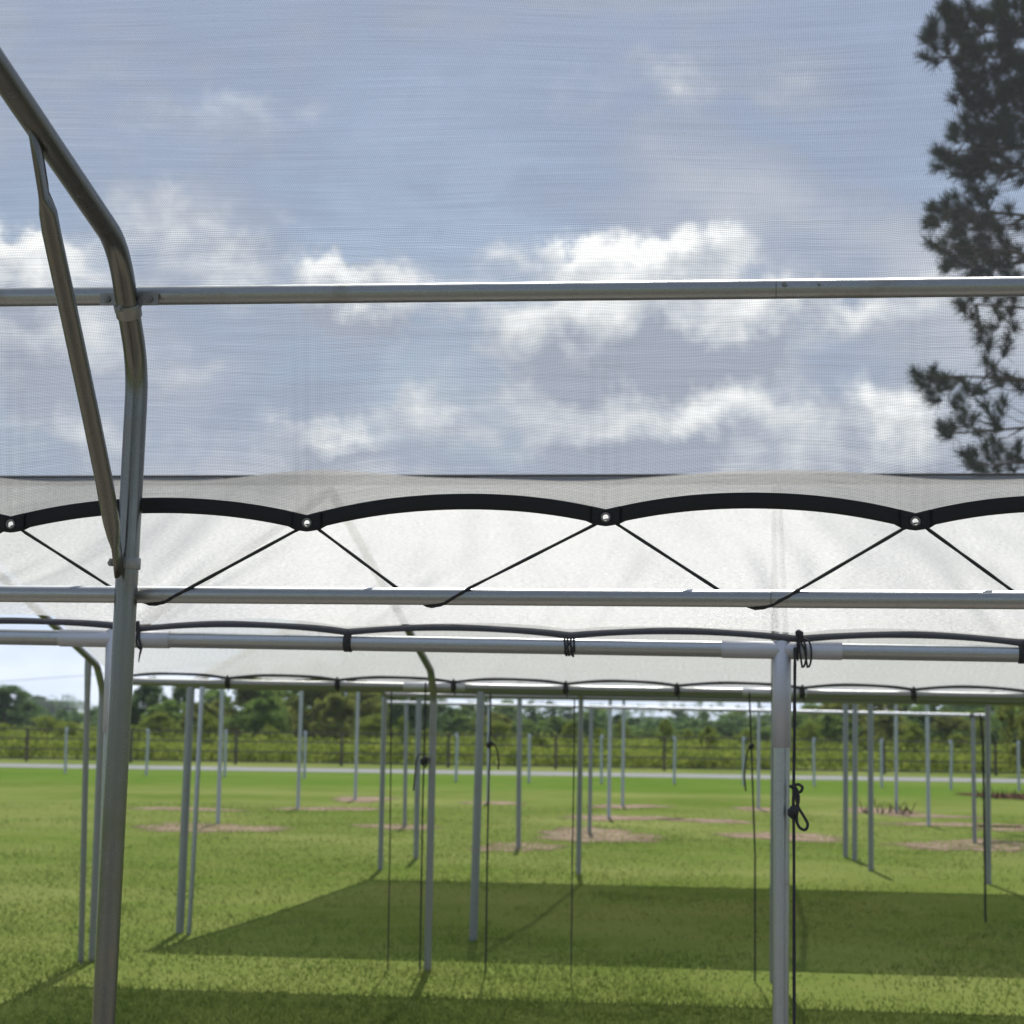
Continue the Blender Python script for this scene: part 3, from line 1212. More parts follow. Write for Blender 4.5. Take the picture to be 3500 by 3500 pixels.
def hem_strip(name, x0, x1, zfun, y, width, mat, parent, n=260, tilt=0.0):
    vs_, fs_ = [], []
    for i in range(n + 1):
        x = x0 + (x1 - x0) * i / n
        z = zfun(x)
        wv = width * (1 + 0.06 * math.sin(x * 17))
        vs_.append((x, y, z + wv * 0.9))
        vs_.append((x, y - tilt * 0.5 - 0.002, z + wv * 0.45))
        vs_.append((x, y - tilt, z))
    for i in range(n):
        for k in range(2):
            q = i * 3 + k
            fs_.append((q, q + 1, q + 4, q + 3))
    me = bpy.data.meshes.new(name)
    me.from_pydata(vs_, [], fs_)
    me.polygons.foreach_set('use_smooth', [True] * len(me.polygons))
    me.update()
    o = link_mesh(name, me, mat, parent)
    so = o.modifiers.new('thickness', 'SOLIDIFY')
    so.thickness = 0.003
    return o


hem_strip('hem', FX[0], FX[-1], lambda x: rail_b(x).z + RB * 0.92 + arch(x, TX, 0.020), YB - 0.012, HB * 0.66, M['tape_far'], net_b, 300, 0.012)
hem_strip('hem', FX[0], FX[-1], lambda x: rail_f(x).z + 0.022 + arch(x, TFX, 0.024), YF - 0.010, HB * .62, M['tape_far'], net_b, 300)


# --- ties on the rails
def wrap(center, axis, r, turns, pitch, rc):
    pts = []
    n = int(turns * 14)
    ax = Vector(axis).normalized()
    u = Vector((0, 0, 1))
    wv = ax.cross(u)
    for i in range(n + 1):
        a = 2 * math.pi * i / 14
        rr = r + rc * 0.8
        pts.append(Vector(center) + ax * ((i / n - .5) * pitch * turns + random.uniform(-.001, .001)) + u * math.cos(a) * rr + wv * math.sin(a) * rr)
    return pts


tie_labels = {478: ('black tie with hanging tail on the second rail, right of the bent leg', 'tail'),
              1190: ('wide black band tied tight round the second rail, left of the middle', 'band'),
              1948: ('black cord wound three times round the second rail, right of the middle', 'coil'),
              2728: ('black cord loops knotted where the thick upright post meets its rail', 'loops'),
              3494: ('black tie on the second rail cut by the right edge', 'band')}
for px, (lab, style) in tie_labels.items():
    x = at(px, 2210, YB).x
    p = rail_b(x)
    mb = MB()
    if style == 'band':
        mb.tube([p - bv.normalized() * 0.013, p - bv.normalized() * .012, p + bv.normalized() * 0.012, p + bv.normalized() * .013],
                [RB * 1.05, RB * 1.16, RB * 1.16, RB * 1.05], 24)
        mb.tube([p + Vector((0.0, -RB * 1.1, 0.0)), p + Vector((0.006, -RB * 1.25, 0.012)), p + Vector((0, -RB * 0.5, RB * 1.5))], 0.005, 8)
    elif style == 'coil':
        mb.tube(wrap(p, bv, RB, 3.4, 0.0095, 0.0035), 0.0035, 8)
        mb.tube([p + Vector((-.004, -RB, 0.012)), p + Vector((0.012, -RB * 1.25, -0.008)), p + Vector((0.014, -RB * 1.1, -RB * 1.35))], 0.003, 8)
    elif style == 'tail':
        mb.tube([p + Vector((-0.006, -RB, RB * 2.2)), p + Vector((0.0, -RB * 1.1, RB * 1.3)), p + Vector((0.006, -RB * 1.2, 0.0)),
                 p + Vector((0.014, -RB * 1.1, -0.03)), p + Vector((0.008, -RB * 1.0, -0.055)), p + Vector((0.006, -RB, -0.075))], [.011, .008, .004, .0045, .003, .0015], 8)
        mb.tube(wrap(p, bv, RB * 1.1, 1.2, 0.006, 0.003), 0.003, 8)
    else:
        mb.tube([p + Vector((-0.004, -RB * 1.2, RB * 2.3)), p + Vector((0.004, -RB * 1.35, RB * 1.95)), p + Vector((0.008, -RB * 1.2, RB * 1.5))], [.008, .014, .009], 10)
        for s in (0.0, 0.016):
            loop = [p + Vector((0.004, -RB * 1.2, RB * 1.6))]
            for k in range(9):
                a = math.pi * k / 8
                loop.append(p + Vector((0.012 + s + 0.012 * math.sin(a), -RB * 1.45 - .003 * math.sin(a), RB * 1.2 - 0.078 * (1 - math.cos(a)) / 2 * 1.1)))
            loop += [p + Vector((s + 0.004, -RB * 1.4, 0.0)), p + Vector((0.002, -RB * 1.3, RB * 1.5))]
            mb.tube(loop, 0.0032, 8)
        mb.tube(wrap(p, bv, RB * 1.12, 1.3, 0.006, 0.003), 0.003, 8)
    o = mb.build('tie_cord', M['cord'])
    tag(o, lab, 'tie', 'cord ties on the second rail')
far_tie = ['above the leaning pair of slim legs', 'left of the bowed far leg', 'just right of the bowed far leg', 'near the middle of the far rail',
           'right of the middle of the far rail', 'just right of the thick upright post', 'toward the right end of the far rail', 'at the right edge of the photo']
for k, (px, _) in enumerate(FT_PX):
    p = rail_f(at(px, 2345, YF).x)
    mb = MB()
    mb.tube(wrap(p, (1, 0, 0), 0.024, 2.4, 0.012, 0.005), 0.005, 8)
    mb.tube([p + Vector((0, -.03, .05)), p + Vector((0.004, -0.035, 0)), p + Vector((0.012, -0.03, -0.055))], [.008, .007, .003], 8)
    o = mb.build('tie_cord', M['cord'])
    tag(o, 'small black tie on the far rail, ' + far_tie[k], 'tie', 'cord ties on the far rail')


# --- hanging ropes
def rope(pts, r, label, extra=None, closed_knots=()):
    sp = smooth_path([Vector(p) for p in pts], 4)
    mb = MB()
    mb.tube(sp, [r * (1 + 0.1 * math.sin(i * 2.3)) for i in range(len(sp))], 8)
    for e in (extra or []):
        ep = smooth_path([Vector(p) for p in e], 5)
        mb.tube(ep, r * 0.95, 8)
    for (c, kr) in closed_knots:
        c = Vector(c)
        mb.tube([c + Vector((0, 0, kr)), c + Vector((kr * .2, 0, kr * .5)), c, c - Vector((kr * .2, 0, kr * .5)), c - Vector((0, 0, kr))],
                [kr * .35, kr * .8, kr * .95, kr * .7, kr * .3], 10)
    o = mb.build('hanging_rope', M['cord'])
    tag(o, label, 'rope', 'ropes hanging from the shade frames')
    return o


P = lambda X, Y, y=YB - 0.045: at(2300 + X * .6211, 1740 + Y * .6211, y)     # enlarged right-hand view
Q = lambda X, Y, y=YF - 0.06: at(1150 + X * .6211, 1740 + Y * .6211, y)
foot = P(666, 1900)
rope([P(672, 760), P(671, 900), P(668, 1300), P(664, 1540), P(662, 1660), P(664, 1690), P(666, 1900), (foot.x, foot.y, 0.005)], 0.0048,
     'black rope with a dangling open loop beside the thick upright post',
     [[P(668, 1530), P(678, 1580), P(690, 1640), P(720, 1690), P(742, 1735), P(728, 1765), P(700, 1755), P(682, 1720), P(684, 1650), P(692, 1590), P(680, 1540), P(664, 1525)],
      [P(640, 1528), P(665, 1522), P(690, 1515), P(712, 1530), P(706, 1552), P(690, 1560)]],
     [(P(661, 1665), 0.020), (P(664, 1530), 0.009)])
g1 = P(452, 1900, YF - .06)
rope([P(420, 1010, YF - .06), P(424, 1100, YF - .06), P(432, 1310, YF - .06), P(438, 1500, YF - .06), P(452, 1900, YF - .06), (g1.x, g1.y, 0.005)], 0.0055,
     'thin dark rope with a knot and curved tail, left of the thick upright post',
     [[P(432, 1312, YF - .06), P(412, 1330, YF - .06), P(400, 1390, YF - .06), P(394, 1470, YF - .06), P(401, 1552, YF - .06)]], [(P(431, 1305, YF - .06), 0.02)])
rope([Q(490, 955), Q(489, 1100), Q(486, 1250), Q(482, 1360), Q(480, 1420), Q(474, 1640), Q(470, 1900), (Q(470, 1900).x, YF - .06, .005)], 0.0055,
     'dark rope with a bunched coil, hanging just left of the bowed far leg',
     [[Q(500, 1380), Q(480, 1352), Q(455, 1350), Q(440, 1390), Q(434, 1450), Q(424, 1550)], [Q(482, 1350), Q(500, 1390), Q(484, 1420), Q(476, 1380)]],
     [(Q(483, 1385), 0.03)])
rope([Q(848, 1015), Q(846, 1200), Q(842, 1290), Q(846, 1350), Q(838, 1500), Q(830, 1900), (Q(830, 1900).x, YF - .06, .005)], 0.0055,
     'dark rope ending in a hooked tail, right of the double grey post',
     [[Q(842, 1295), Q(865, 1290), Q(884, 1330), Q(892, 1380), Q(890, 1432)]], [(Q(843, 1295), 0.024)])
rope([Q(1310, 1040), Q(1308, 1300), Q(1304, 1600), Q(1298, 1900), (Q(1298, 1900).x, YF - .06, .005)], 0.0042,
     'thin plain rope just left of the slim post right of the middle')
rope([Q(302, 1000), Q(300, 1300), Q(297, 1600), Q(294, 1900), (Q(294, 1900).x, YF - .06, .005)], 0.0042,
     'thin plain rope between two slim posts left of the bowed far leg')
rope([P(1692, 1130, YF + 4), P(1706, 1290, YF + 4), P(1712, 1600, YF + 4), P(1716, 1900, YF + 4), (P(1716, 1900, YF + 4).x, YF + 4, .005)], 0.009,
     'thin dark rope beside the last post at the right')

# ------------------------------------------------------------------ THIRD AND FOURTH STRUCTURES
YC, YC2 = 14.35, 20.6
frame_c = thing('shade_structure', 'third pipe frame beyond the second, mostly hidden, with slim legs and a raised brace', 'shade structure', (at(1640, 2600, YC).x, YC, 0))
ca, cb = at(640, 2342, YC), at(3500, 2394, YC)


def at_ground_y(px, Y):
    p = at(px, 2800, Y)
    return Vector((p.x, Y, 0))


CX = [at(648, 2500, YC).x, at(1642, 2500, YC).x, at(2672, 2500, YC).x, at(3640, 2500, YC).x]
def cz_(x, a, b):
    t = (x - a.x) / (b.x - a.x)
    return a.z * (1 - t) + b.z * t
for x in CX:
    z = cz_(x, ca, cb)
    MB().tube([(x - 0.03, YC, 0), (x, YC, z)], 0.030, 16).build('post', M['steel_far'], frame_c)
MB().tube([Vector((CX[0] - .1, YC, cz_(CX[0] - .1, ca, cb))), Vector((CX[-1], YC, cz_(CX[-1], ca, cb)))], 0.026, 14).build('eave_rail', M['steel_far'], frame_c)
bx = at(662, 2921, YC - 0.1)
MB().tube([at(692, 2338, YC - .1), at(690, 2365, YC - .1), at(664, 2880, YC - .1), (bx.x - .02, YC - .1, 0)], 0.018, 12, True, [.4, 1, 1, 1]).build('brace', M['steel'], frame_c)
fa, fb = at(1340, 2376, YC2), at(3500, 2404, YC2)
C2X = [at(1310, 2600, YC2).x, at(1984, 2600, YC2).x, at(2668, 2600, YC2).x, at(3378, 2600, YC2).x, at(4080, 2600, YC2).x]
for x in C2X:
    MB().tube([(x - .01, YC2, 0), (x, YC2, cz_(x, fa, fb))], 0.027, 14).build('post', M['steel_far'], frame_c)
MB().tube([Vector((C2X[0], YC2, cz_(C2X[0], fa, fb))), Vector((C2X[-1], YC2, cz_(C2X[-1], fa, fb)))], 0.028, 14).build('far_rail', M['steel_far'], frame_c)
YCR = (YC + YC2) / 2
ZCR = 2.45
for a, b in zip(CX, C2X):
    MB().tube(densify([Vector((a, YC, cz_(a, ca, cb))), Vector(((a + b) / 2, YCR, ZCR)), Vector((b, YC2, cz_(b, fa, fb)))], .4), 0.022, 12).build('rafter', M['steel_far'], frame_c)
net_c = thing('shade_net', 'dark underside of the third shade net showing as a strip below the far rail', 'shade net', ((CX[1]), YCR, ZCR))
verts, uvs, faces, NX = [], [], [], 120
for i in range(NX + 1):
    f = i / NX
    xa = CX[0] + (CX[-1] - CX[0]) * f
    xb = C2X[0] + (C2X[-1] - C2X[0]) * f
    wv = 0.5 - 0.5 * math.cos(2 * math.pi * f * 3)
    a = Vector((xa, YC - .03, cz_(xa, ca, cb) + .04 + .03 * abs(math.sin(f * 28))))
    r = Vector(((xa + xb) / 2, YCR, ZCR + .03))
    b = Vector((xb, YC2 + .02, cz_(xb, fa, fb) + .045 + .03 * abs(math.sin(f * 28))))
    for j in range(13):
        c = lerp(a, r, j / 12)
        c.z -= .06 * wv * math.sin(math.pi * j / 12)
        verts.append(tuple(c)); uvs.append((c.x, j / 12 * 3.2))
    for j in range(1, 13):
        c = lerp(r, b, j / 12)
        c.z -= .06 * wv * math.sin(math.pi * j / 12)
        verts.append(tuple(c)); uvs.append((c.x, 3.2 + j / 12 * 3.2))
for i in range(NX):
    for j in range(24):
        a = i * 25 + j
        faces.append((a, a + 25, a + 26, a + 1))
net_mesh('net_panel', verts, uvs, faces, M['net_far'], net_c)
hem_strip('hem', C2X[0], C2X[-1], lambda x: cz_(x, fa, fb) + .025 + .03 * abs(math.sin((x - C2X[0]) / (C2X[-1] - C2X[0]) * 28)), YC2 - .02, .035, M['tape_far'], net_c, 160)

# fourth: a bare rail on four posts
d_posts = [(1383, 2827), (2015, 2848), (2672, 2864), (3331, 2882)]
frame_d = thing('shade_structure', 'bare uncovered pipe frame in the field, one thin pale rail on upright posts', 'shade structure', on_ground(*d_posts[1]))
ends = []
da, db = (1322, 2401), (3366, 2446)
for (px, py) in d_posts:
    g = on_ground(px, py)
    ty = da[1] + (db[1] - da[1]) * (px - da[0]) / (db[0] - da[0])
    tp = at(px + 6 if px < 2500 else px - 6, ty, g.y)
    ends.append(tp)
    MB().tube([g, tp], 0.028, 12).build('post', M['steel_far'], frame_d)
dv = (ends[-1] - ends[0]) / 4.0
p0, p1 = at(da[0], da[1], ends[0].y + .06), at(db[0], db[1], ends[-1].y - .02)
rl = MB().tube([p0] + ends + [p1], 0.024, 12).build('rail', M['sleeve'], frame_d)
for px in (1580, 1790, 2260, 2465, 2800, 2972, 3155, 3322):
    t = (px - da[0]) / (db[0] - da[0])
    c = at(px, da[1] + (db[1] - da[1]) * t + 2, p0.y * (1 - t) + p1.y * t)
    MB().tube([c - Vector((.03, 0, 0)), c + Vector((.03, 0, 0))], 0.034, 10).build('tie', M['cord'], frame_d)

# single posts standing in the field, each in its bare spot
field = [(745, 2815, 13, 2.25, 'grey field post standing in the wide pale dirt patch at left'),
         (1018, 2765, 11, 2.3, 'grey field post left of the middle, in a thin dirt streak'),
         (1214, 2734, 9, 2.4, 'slim far field post left of the first pair of posts near the middle'),
         (1668, 2745, 4, 2.0, 'slim dark field post right beside the double grey post'),
         (1772, 2898, 4, 2.05, 'dark field post between the double grey post and the slim middle post'),
         (2081, 2796, 5, 2.05, 'grey field post just right of the largest bare dirt patch'),
         (2128, 2755, 4, 2.1, 'slim dark field post, the farther one right of the largest dirt patch'),
         (2592, 2765, 2, 2.1, 'pale slim field post left of the thick upright post'),
         (3064, 2780, -2, 2.1, 'pale field post with reddish weeds round its foot at right'),
         (3174, 2823, -5, 2.1, 'grey field post at the left end of the long dirt streak at right'),
         (1422, 2935, 10, 2.0, 'dull field post close behind the bunched rope'),
         (2890, 2930, 0, 2.0, 'brownish field post, left one of the close trio at right'),
         (2921, 2940, 2, 2.0, 'brownish field post, middle one of the close trio at right'),
         (2977, 2975, -2, 1.98, 'thicker dark field post, right one of the close trio at right')]
for (px, py, ln, h, lab) in field:
    g = on_ground(px, py)
    tp = at(px + ln, 2400, g.y)
    tp = g + (tp - g) * (h / tp.z)
    rr = 0.031
    mb = MB().tube([g - Vector((0, 0, .03)), tp], rr, 14)
    mb.tube([tp, tp + Vector((0, 0, .006))], [rr * 1.08, rr * .9], 14)
    o = mb.build('field_post', M['steel_far'] if py > 2890 else M['steel_pale'])
    tag(o, lab, 'post', 'single posts in the field')

# pale posts along the road
fp = [(223, 2643, 'first from the left edge'), (500, 2650, 'second from the left, right of the bent near leg'),
      (768, 2655, 'half hidden behind the post of the pale dirt patch'), (1040, 2660, 'just right of the field post left of the middle'),
      (1558, 2671, 'right of the bowed far leg'), (1808, 2674, 'right of the dark post near the middle'),
      (2056, 2677, 'between the slim posts right of the middle'), (2304, 2680, 'alone in the gap right of the middle'),
      (2542, 2684, 'behind the curved rope tail left of the thick post'), (2783, 2687, 'right of the thick upright post'),
      (3014, 2692, 'between the close trio and the weedy post'), (3250, 2699, 'between the two right field posts'), (3483, 2703, 'last at the right edge, by the mulch bed')]
for k, (px, py, lab) in enumerate(fp):
    g = on_ground(px, py)
    mb = MB().tube([g, g + Vector((random.uniform(-.02, .03), 0, 1.13 + random.uniform(-.03, .03)))], 0.036, 10)
    mb.tube([g + Vector((0, 0, 1.10)), g + Vector((0, 0, 1.19))], [.045, .03], 10)
    o = mb.build('roadside_post', M['steel_pale'])
    tag(o, 'short pale post before the road, ' + lab, 'post', 'short pale posts before the road')

# board fence beyond the road
FY_L, FY_R = on_ground(0, 2600), on_ground(3500, 2653)
fv = (FY_R - FY_L)
fL, fR = FY_L - fv * 0.5, FY_R + fv * 0.5
fence = thing('board_fence', 'long dark board fence with four rails beyond the road', 'fence', tuple((fL + fR) / 2))
L = (fR - fL).length
npost = int(L / 3.3)
for k in range(npost + 1):
    p = lerp(fL, fR, k / npost)
    MB().box(p + Vector((0, 0.05, .52)), 0.08, 0.08, 1.06).build('post', M['wood'], fence)
for zz in (0.10, 0.40, 0.72, 1.02):
    for k in range(npost):
        pass
    mb = MB()
    mb.box((fL + fR) / 2 + Vector((0, -.02, zz)), L, 0.03, 0.045, Matrix.Rotation(math.atan2(fv.y, fv.x), 3, 'Z'))
    mb.build('rail', M['wood'], fence)

# ------------------------------------------------------------------ foliage
def leaf_cloud(centers, radii, n_each, size, flat=0.8, up=0.0):
    """leaf faces scattered through clumps; returns (n,4,3)"""
    out = []
    for c, r in zip(centers, radii):
        n = max(8, int(n_each * (0.6 + 0.8 * rng.random())))
        d = rng.normal(size=(n, 3))
        d /= np.linalg.norm(d, axis=1)[:, None]
        rr = r * rng.random(n) ** 0.45
        p = np.array(c)[None] + d * rr[:, None] * np.array([1, 1, flat])[None]
        a = rng.normal(size=(n, 3))
        a /= np.linalg.norm(a, axis=1)[:, None]
        b = np.cross(a, rng.normal(size=(n, 3)))
        b /= np.linalg.norm(b, axis=1)[:, None] + 1e-9
        s = size * (0.6 + 0.8 * rng.random(n))[:, None]
        q = np.stack([p - a * s, p + b * s * .45, p + a * s, p - b * s * .45], 1)
        out.append(q)
    return np.concatenate(out, 0)


def make_tree_mesh(h, wd, clumps, leaves, leaf, shape='round', trunk_h=.3):
    cs, rs = [], []
    lob = rng.random(4) * 6.28
    for _ in range(clumps):
        t = rng.random()
        if shape == 'cone':
            z = h * (0.18 + 0.82 * t)
            rad = wd * (1.02 - t) * 0.9
        elif shape == 'tall':
            z = h * (0.35 + 0.65 * t)
            rad = wd * (0.35 + 0.65 * math.sin(math.pi * min(1, 0.15 + t * .9)))
        else:
            z = h * (trunk_h + (0.95 - trunk_h) * t)
            rad = wd * math.sqrt(max(0.05, 1 - (2 * (t - .42)) ** 2 * .9))
        a = rng.random() * 6.283
        q = rad * math.sqrt(rng.random()) * .85
        env = 1 + .28 * math.sin(2 * a + lob[0]) + .22 * math.sin(3 * a + lob[1] + z) + .18 * math.sin(z * 2.4 + lob[2])
        cs.append((math.cos(a) * q * env, math.sin(a) * q * env, z * (1 + .10 * math.sin(5 * a + lob[3]) * (q / wd))))
        rs.append(wd * (0.10 + 0.24 * rng.random() ** 1.6))
    crown = tri_mesh('crown', leaf_cloud(cs, rs, leaves, leaf))
    mb = MB()
    lean = rng.normal(size=2) * .03 * h
    top = Vector((lean[0], lean[1], h * .8))
    mb.tube([(0, 0, 0), lerp((0, 0, 0), top, .5), top], [h * .022, h * .016, h * .006], 8)
    for k in range(5):
        c = cs[int(rng.random() * len(cs))]
        s = lerp((0, 0, 0), top, 0.35 + 0.1 * k)
        mb.tube([s, lerp(s, c, .6) + Vector((0, 0, .02 * h)), c], [h * .010, h * .006, h * .002], 6)
    me = bpy.data.meshes.new('trunk')
    me.from_pydata([tuple(p) for p in mb.v], [], mb.f)
    me.update()
    me.materials.append(M['bark'])
    return crown, me


KIND = {}
for kname, mat, args in [('olive', 'leaf_olive', dict(h=5, wd=2.2, clumps=110, leaves=150, leaf=.10, shape='round', trunk_h=.10)),
                         ('green', 'leaf_green', dict(h=5, wd=2.2, clumps=100, leaves=150, leaf=.10, shape='round', trunk_h=.10)),
                         ('dark', 'leaf_dark', dict(h=5, wd=2.2, clumps=100, leaves=150, leaf=.10, shape='round', trunk_h=.12)),
                         ('tall', 'leaf_dark', dict(h=5, wd=1.0, clumps=60, leaves=90, leaf=.085, shape='tall')),
                         ('lime', 'leaf_lime', dict(h=5, wd=2.6, clumps=90, leaves=130, leaf=.09, shape='round', trunk_h=.06))]:
    KIND[kname] = []
    for _ in range(4):
        c, t = make_tree_mesh(**args)
        c.materials.append(M[mat])
        KIND[kname].append((c, t))


def tree(px, top, half, dist, kind, label, group='trees beyond the fence'):
    yh = 2450 + .013 * (px - 1750)
    p = at(px, yh, dist)
    s = (p - CAM).length
    top -= 22 if (800 < px < 1420 and kind != 'lime') else 0
    H = 1.6 + (yh - top) / F * s
    W = half / F * s * (1.6 if px < 1480 else 1.45)
    c, t = KIND[kind][int(rng.random() * 4)]
    base_w = {'olive': 2.3, 'green': 2.4, 'dark': 2.3, 'tall': 1.15, 'lime': 2.9}[kind]
    o = bpy.data.objects.new({'tall': 'slender_tree', 'lime': 'bush'}.get(kind, 'tree'), None)
    col.objects.link(o)
    o.location = (p.x, p.y, 0)
    o.rotation_euler.z = rng.random() * 6.28
    k = H / 4.75
    kw = W / base_w
    o.scale = (kw, kw, k)
    tag(o, label, 'bush' if kind == 'lime' else 'tree', group)
    for nm, me in (('crown', c), ('trunk', t)):
        q = bpy.data.objects.new(nm, me)
        col.objects.link(q)
        q.parent = o
    return o


TREES = [
    (20, 2350, 75, 130, 'dark', 'dark round tree at the left edge under open sky'),
    (130, 2384, 62, 420, 'dark', 'bluish far tree left of the bent near leg, the bigger of two'),
    (205, 2400, 55, 430, 'dark', 'bluish far tree left of the bent near leg, the smaller of two'),
    (295, 2440, 70, 480, 'dark', 'low far tree just left of the slim legs by the near leg'),
    (505, 2335, 66, 100, 'dark', 'dark tree showing just right of the bent near leg'),
    (622, 2346, 42, 110, 'dark', 'small dark tree left of the pair of slim leaning legs'),
    (735, 2362, 66, 130, 'green', 'pale green tree behind the post of the pale dirt patch'),
    (845, 2310, 80, 100, 'olive', 'olive tree between the first and second field posts from left'),
    (955, 2310, 95, 120, 'green', 'broad green tree behind the field post left of the middle'),
    (1080, 2290, 90, 95, 'olive', 'tall olive tree reaching up behind the far rail left of the middle'),
    (1195, 2300, 85, 105, 'green', 'green tree behind the slim far field post'),
    (1290, 2300, 75, 98, 'dark', 'dark tree at the right end of the tall left wood'),
    (1385, 2330, 75, 105, 'dark', 'dark tree behind the bunched rope'),
    (1470, 2385, 60, 120, 'dark', 'low dark tree behind the bowed far leg'),
    (1600, 2405, 55, 150, 'green', 'green tree left of the double grey post'),
    (1660, 2395, 26, 140, 'tall', 'narrow tree behind the double grey post'),
    (1735, 2400, 60, 170, 'green', 'rounded green tree right of the double grey post'),
    (1815, 2405, 26, 160, 'tall', 'sparse narrow tree left of the slender pair near the middle'),
    (1880, 2405, 32, 160, 'tall', 'dark slender tree, left of the pair near the middle'),
    (1945, 2420, 38, 170, 'tall', 'dark slender tree, right of the pair near the middle'),
    (2030, 2415, 55, 180, 'green', 'green tree behind the largest dirt patch'),
    (2140, 2462, 80, 600, 'dark', 'bluish far treetop just right of the slim middle posts'),
    (2230, 2450, 95, 620, 'dark', 'bluish far tree in the open gap right of the middle'),
    (2320, 2430, 40, 280, 'tall', 'narrow dark tree in the gap right of the middle'),
    (2345, 2460, 70, 560, 'dark', 'low bluish far tree beside the narrow dark tree'),
    (2415, 2466, 50, 220, 'dark', 'small round dark tree left of the hanging rope with a tail'),
    (2525, 2435, 72, 200, 'green', 'green tree behind the hanging rope with a tail'),
    (2620, 2445, 60, 240, 'green', 'pale tree directly left of the thick upright post'),
    (2770, 2415, 85, 130, 'green', 'green tree just right of the thick upright post'),
    (2880, 2385, 85, 100, 'olive', 'olive tree behind the close trio of posts'),
    (2985, 2380, 80, 105, 'olive', 'tall olive tree right of the close trio of posts'),
    (3085, 2400, 85, 120, 'green', 'green tree behind the weedy field post'),
    (3190, 2400, 85, 140, 'green', 'broad green tree between the right field posts'),
    (3290, 2395, 85, 150, 'dark', 'dark tree behind the end of the pale rail'),
    (3390, 2380, 80, 140, 'dark', 'dark tree right of the last upright post'),
    (60, 2425, 60, 170, 'green', 'low green tree under the dark tree at the left edge'),
    (570, 2400, 55, 96, 'green', 'low green tree between the two dark trees right of the bent leg'),
    (690, 2410, 55, 92, 'olive', 'low olive tree right of the pair of slim leaning legs'),
    (900, 2380, 70, 90, 'green', 'bushy green tree low in the left wood, left of the pale slim post'),
    (1140, 2400, 60, 88, 'olive', 'bushy olive tree low in the left wood'),
    (1240, 2370, 60, 92, 'olive', 'bushy olive tree at the right end of the left wood'),
    (1545, 2440, 60, 120, 'green', 'low green tree in the sky gap left of the double grey post'),
    (1690, 2440, 60, 120, 'olive', 'low olive tree right of the double grey post'),
    (1800, 2465, 60, 120, 'green', 'low green tree behind the dark post near the middle'),
    (1905, 2455, 65, 120, 'green', 'low green tree under the slender pair near the middle'),
    (2010, 2455, 60, 120, 'dark', 'low dark tree behind the plain rope right of the middle'),
    (2110, 2480, 60, 130, 'green', 'low green shrubby tree behind the slim middle posts'),
    (2230, 2490, 70, 140, 'green', 'low green shrubby tree in the open gap right of the middle'),
    (2360, 2490, 60, 130, 'green', 'low green shrubby tree under the narrow dark tree'),
    (2480, 2470, 60, 130, 'dark', 'low dark shrubby tree left of the pale slim post'),
    (2600, 2470, 60, 120, 'green', 'low green shrubby tree beside the thick upright post'),
    (2830, 2440, 65, 95, 'green', 'low green tree left of the close trio of posts'),
    (3040, 2440, 70, 95, 'olive', 'low olive tree right of the close trio of posts'),
    (3140, 2430, 70, 100, 'dark', 'low dark tree between the weedy post and its neighbour'),
    (3240, 2440, 65, 100, 'olive', 'low olive tree between the right field posts'),
    (3340, 2430, 70, 110, 'green', 'low green tree behind the last upright post'),
    (3450, 2400, 70, 120, 'green', 'green tree behind the mulch bed'),
    (3530, 2300, 75, 62, 'olive', 'leafy tree cut by the right edge above the mulch bed'),
]
for a in TREES:
    tree(*a)
for k in range(34):
    px = -40 + 3600 * (k + rng.random()) / 34
    top = 2438 + 62 * rng.random() + (20 if px > 1450 else 0)
    tree(px, top, 22 + 50 * rng.random() ** 1.4, 74 + 26 * rng.random(), 'lime', 'lime green bush beyond the fence, one of many in the hedge-like strip', 'lime green bushes beyond the fence')

# low growth of the far field
def undergrowth():
    n = 15000
    u = rng.random(n) * 1.9 - 0.45
    dep = rng.random(n)
    c = np.zeros((n, 3))
    for i in range(n):
        g = lerp(FY_L, FY_R, u[i])
        d = 2.5 + 75 * dep[i] ** 1.7
        c[i] = (g.x * (1 + d / 65), g.y + d, 0)
    hgt = 0.25 + 0.4 * rng.random(n) + 0.25 * (np.sin(c[:, 0] * .45) * np.cos(c[:, 1] * .3) > 0.2)
    c[:, 2] = hgt * .5
    q = leaf_cloud(c, hgt * .8, 13, .085, .7)
    q[:, :, 2] = np.maximum(q[:, :, 2], 0.01)
    o = link_mesh('undergrowth', tri_mesh('undergrowth', q), M['leaf_lime'])
    tag(o, 'yellow green weeds and low scrub behind the board fence', 'undergrowth', kind='stuff')


undergrowth()


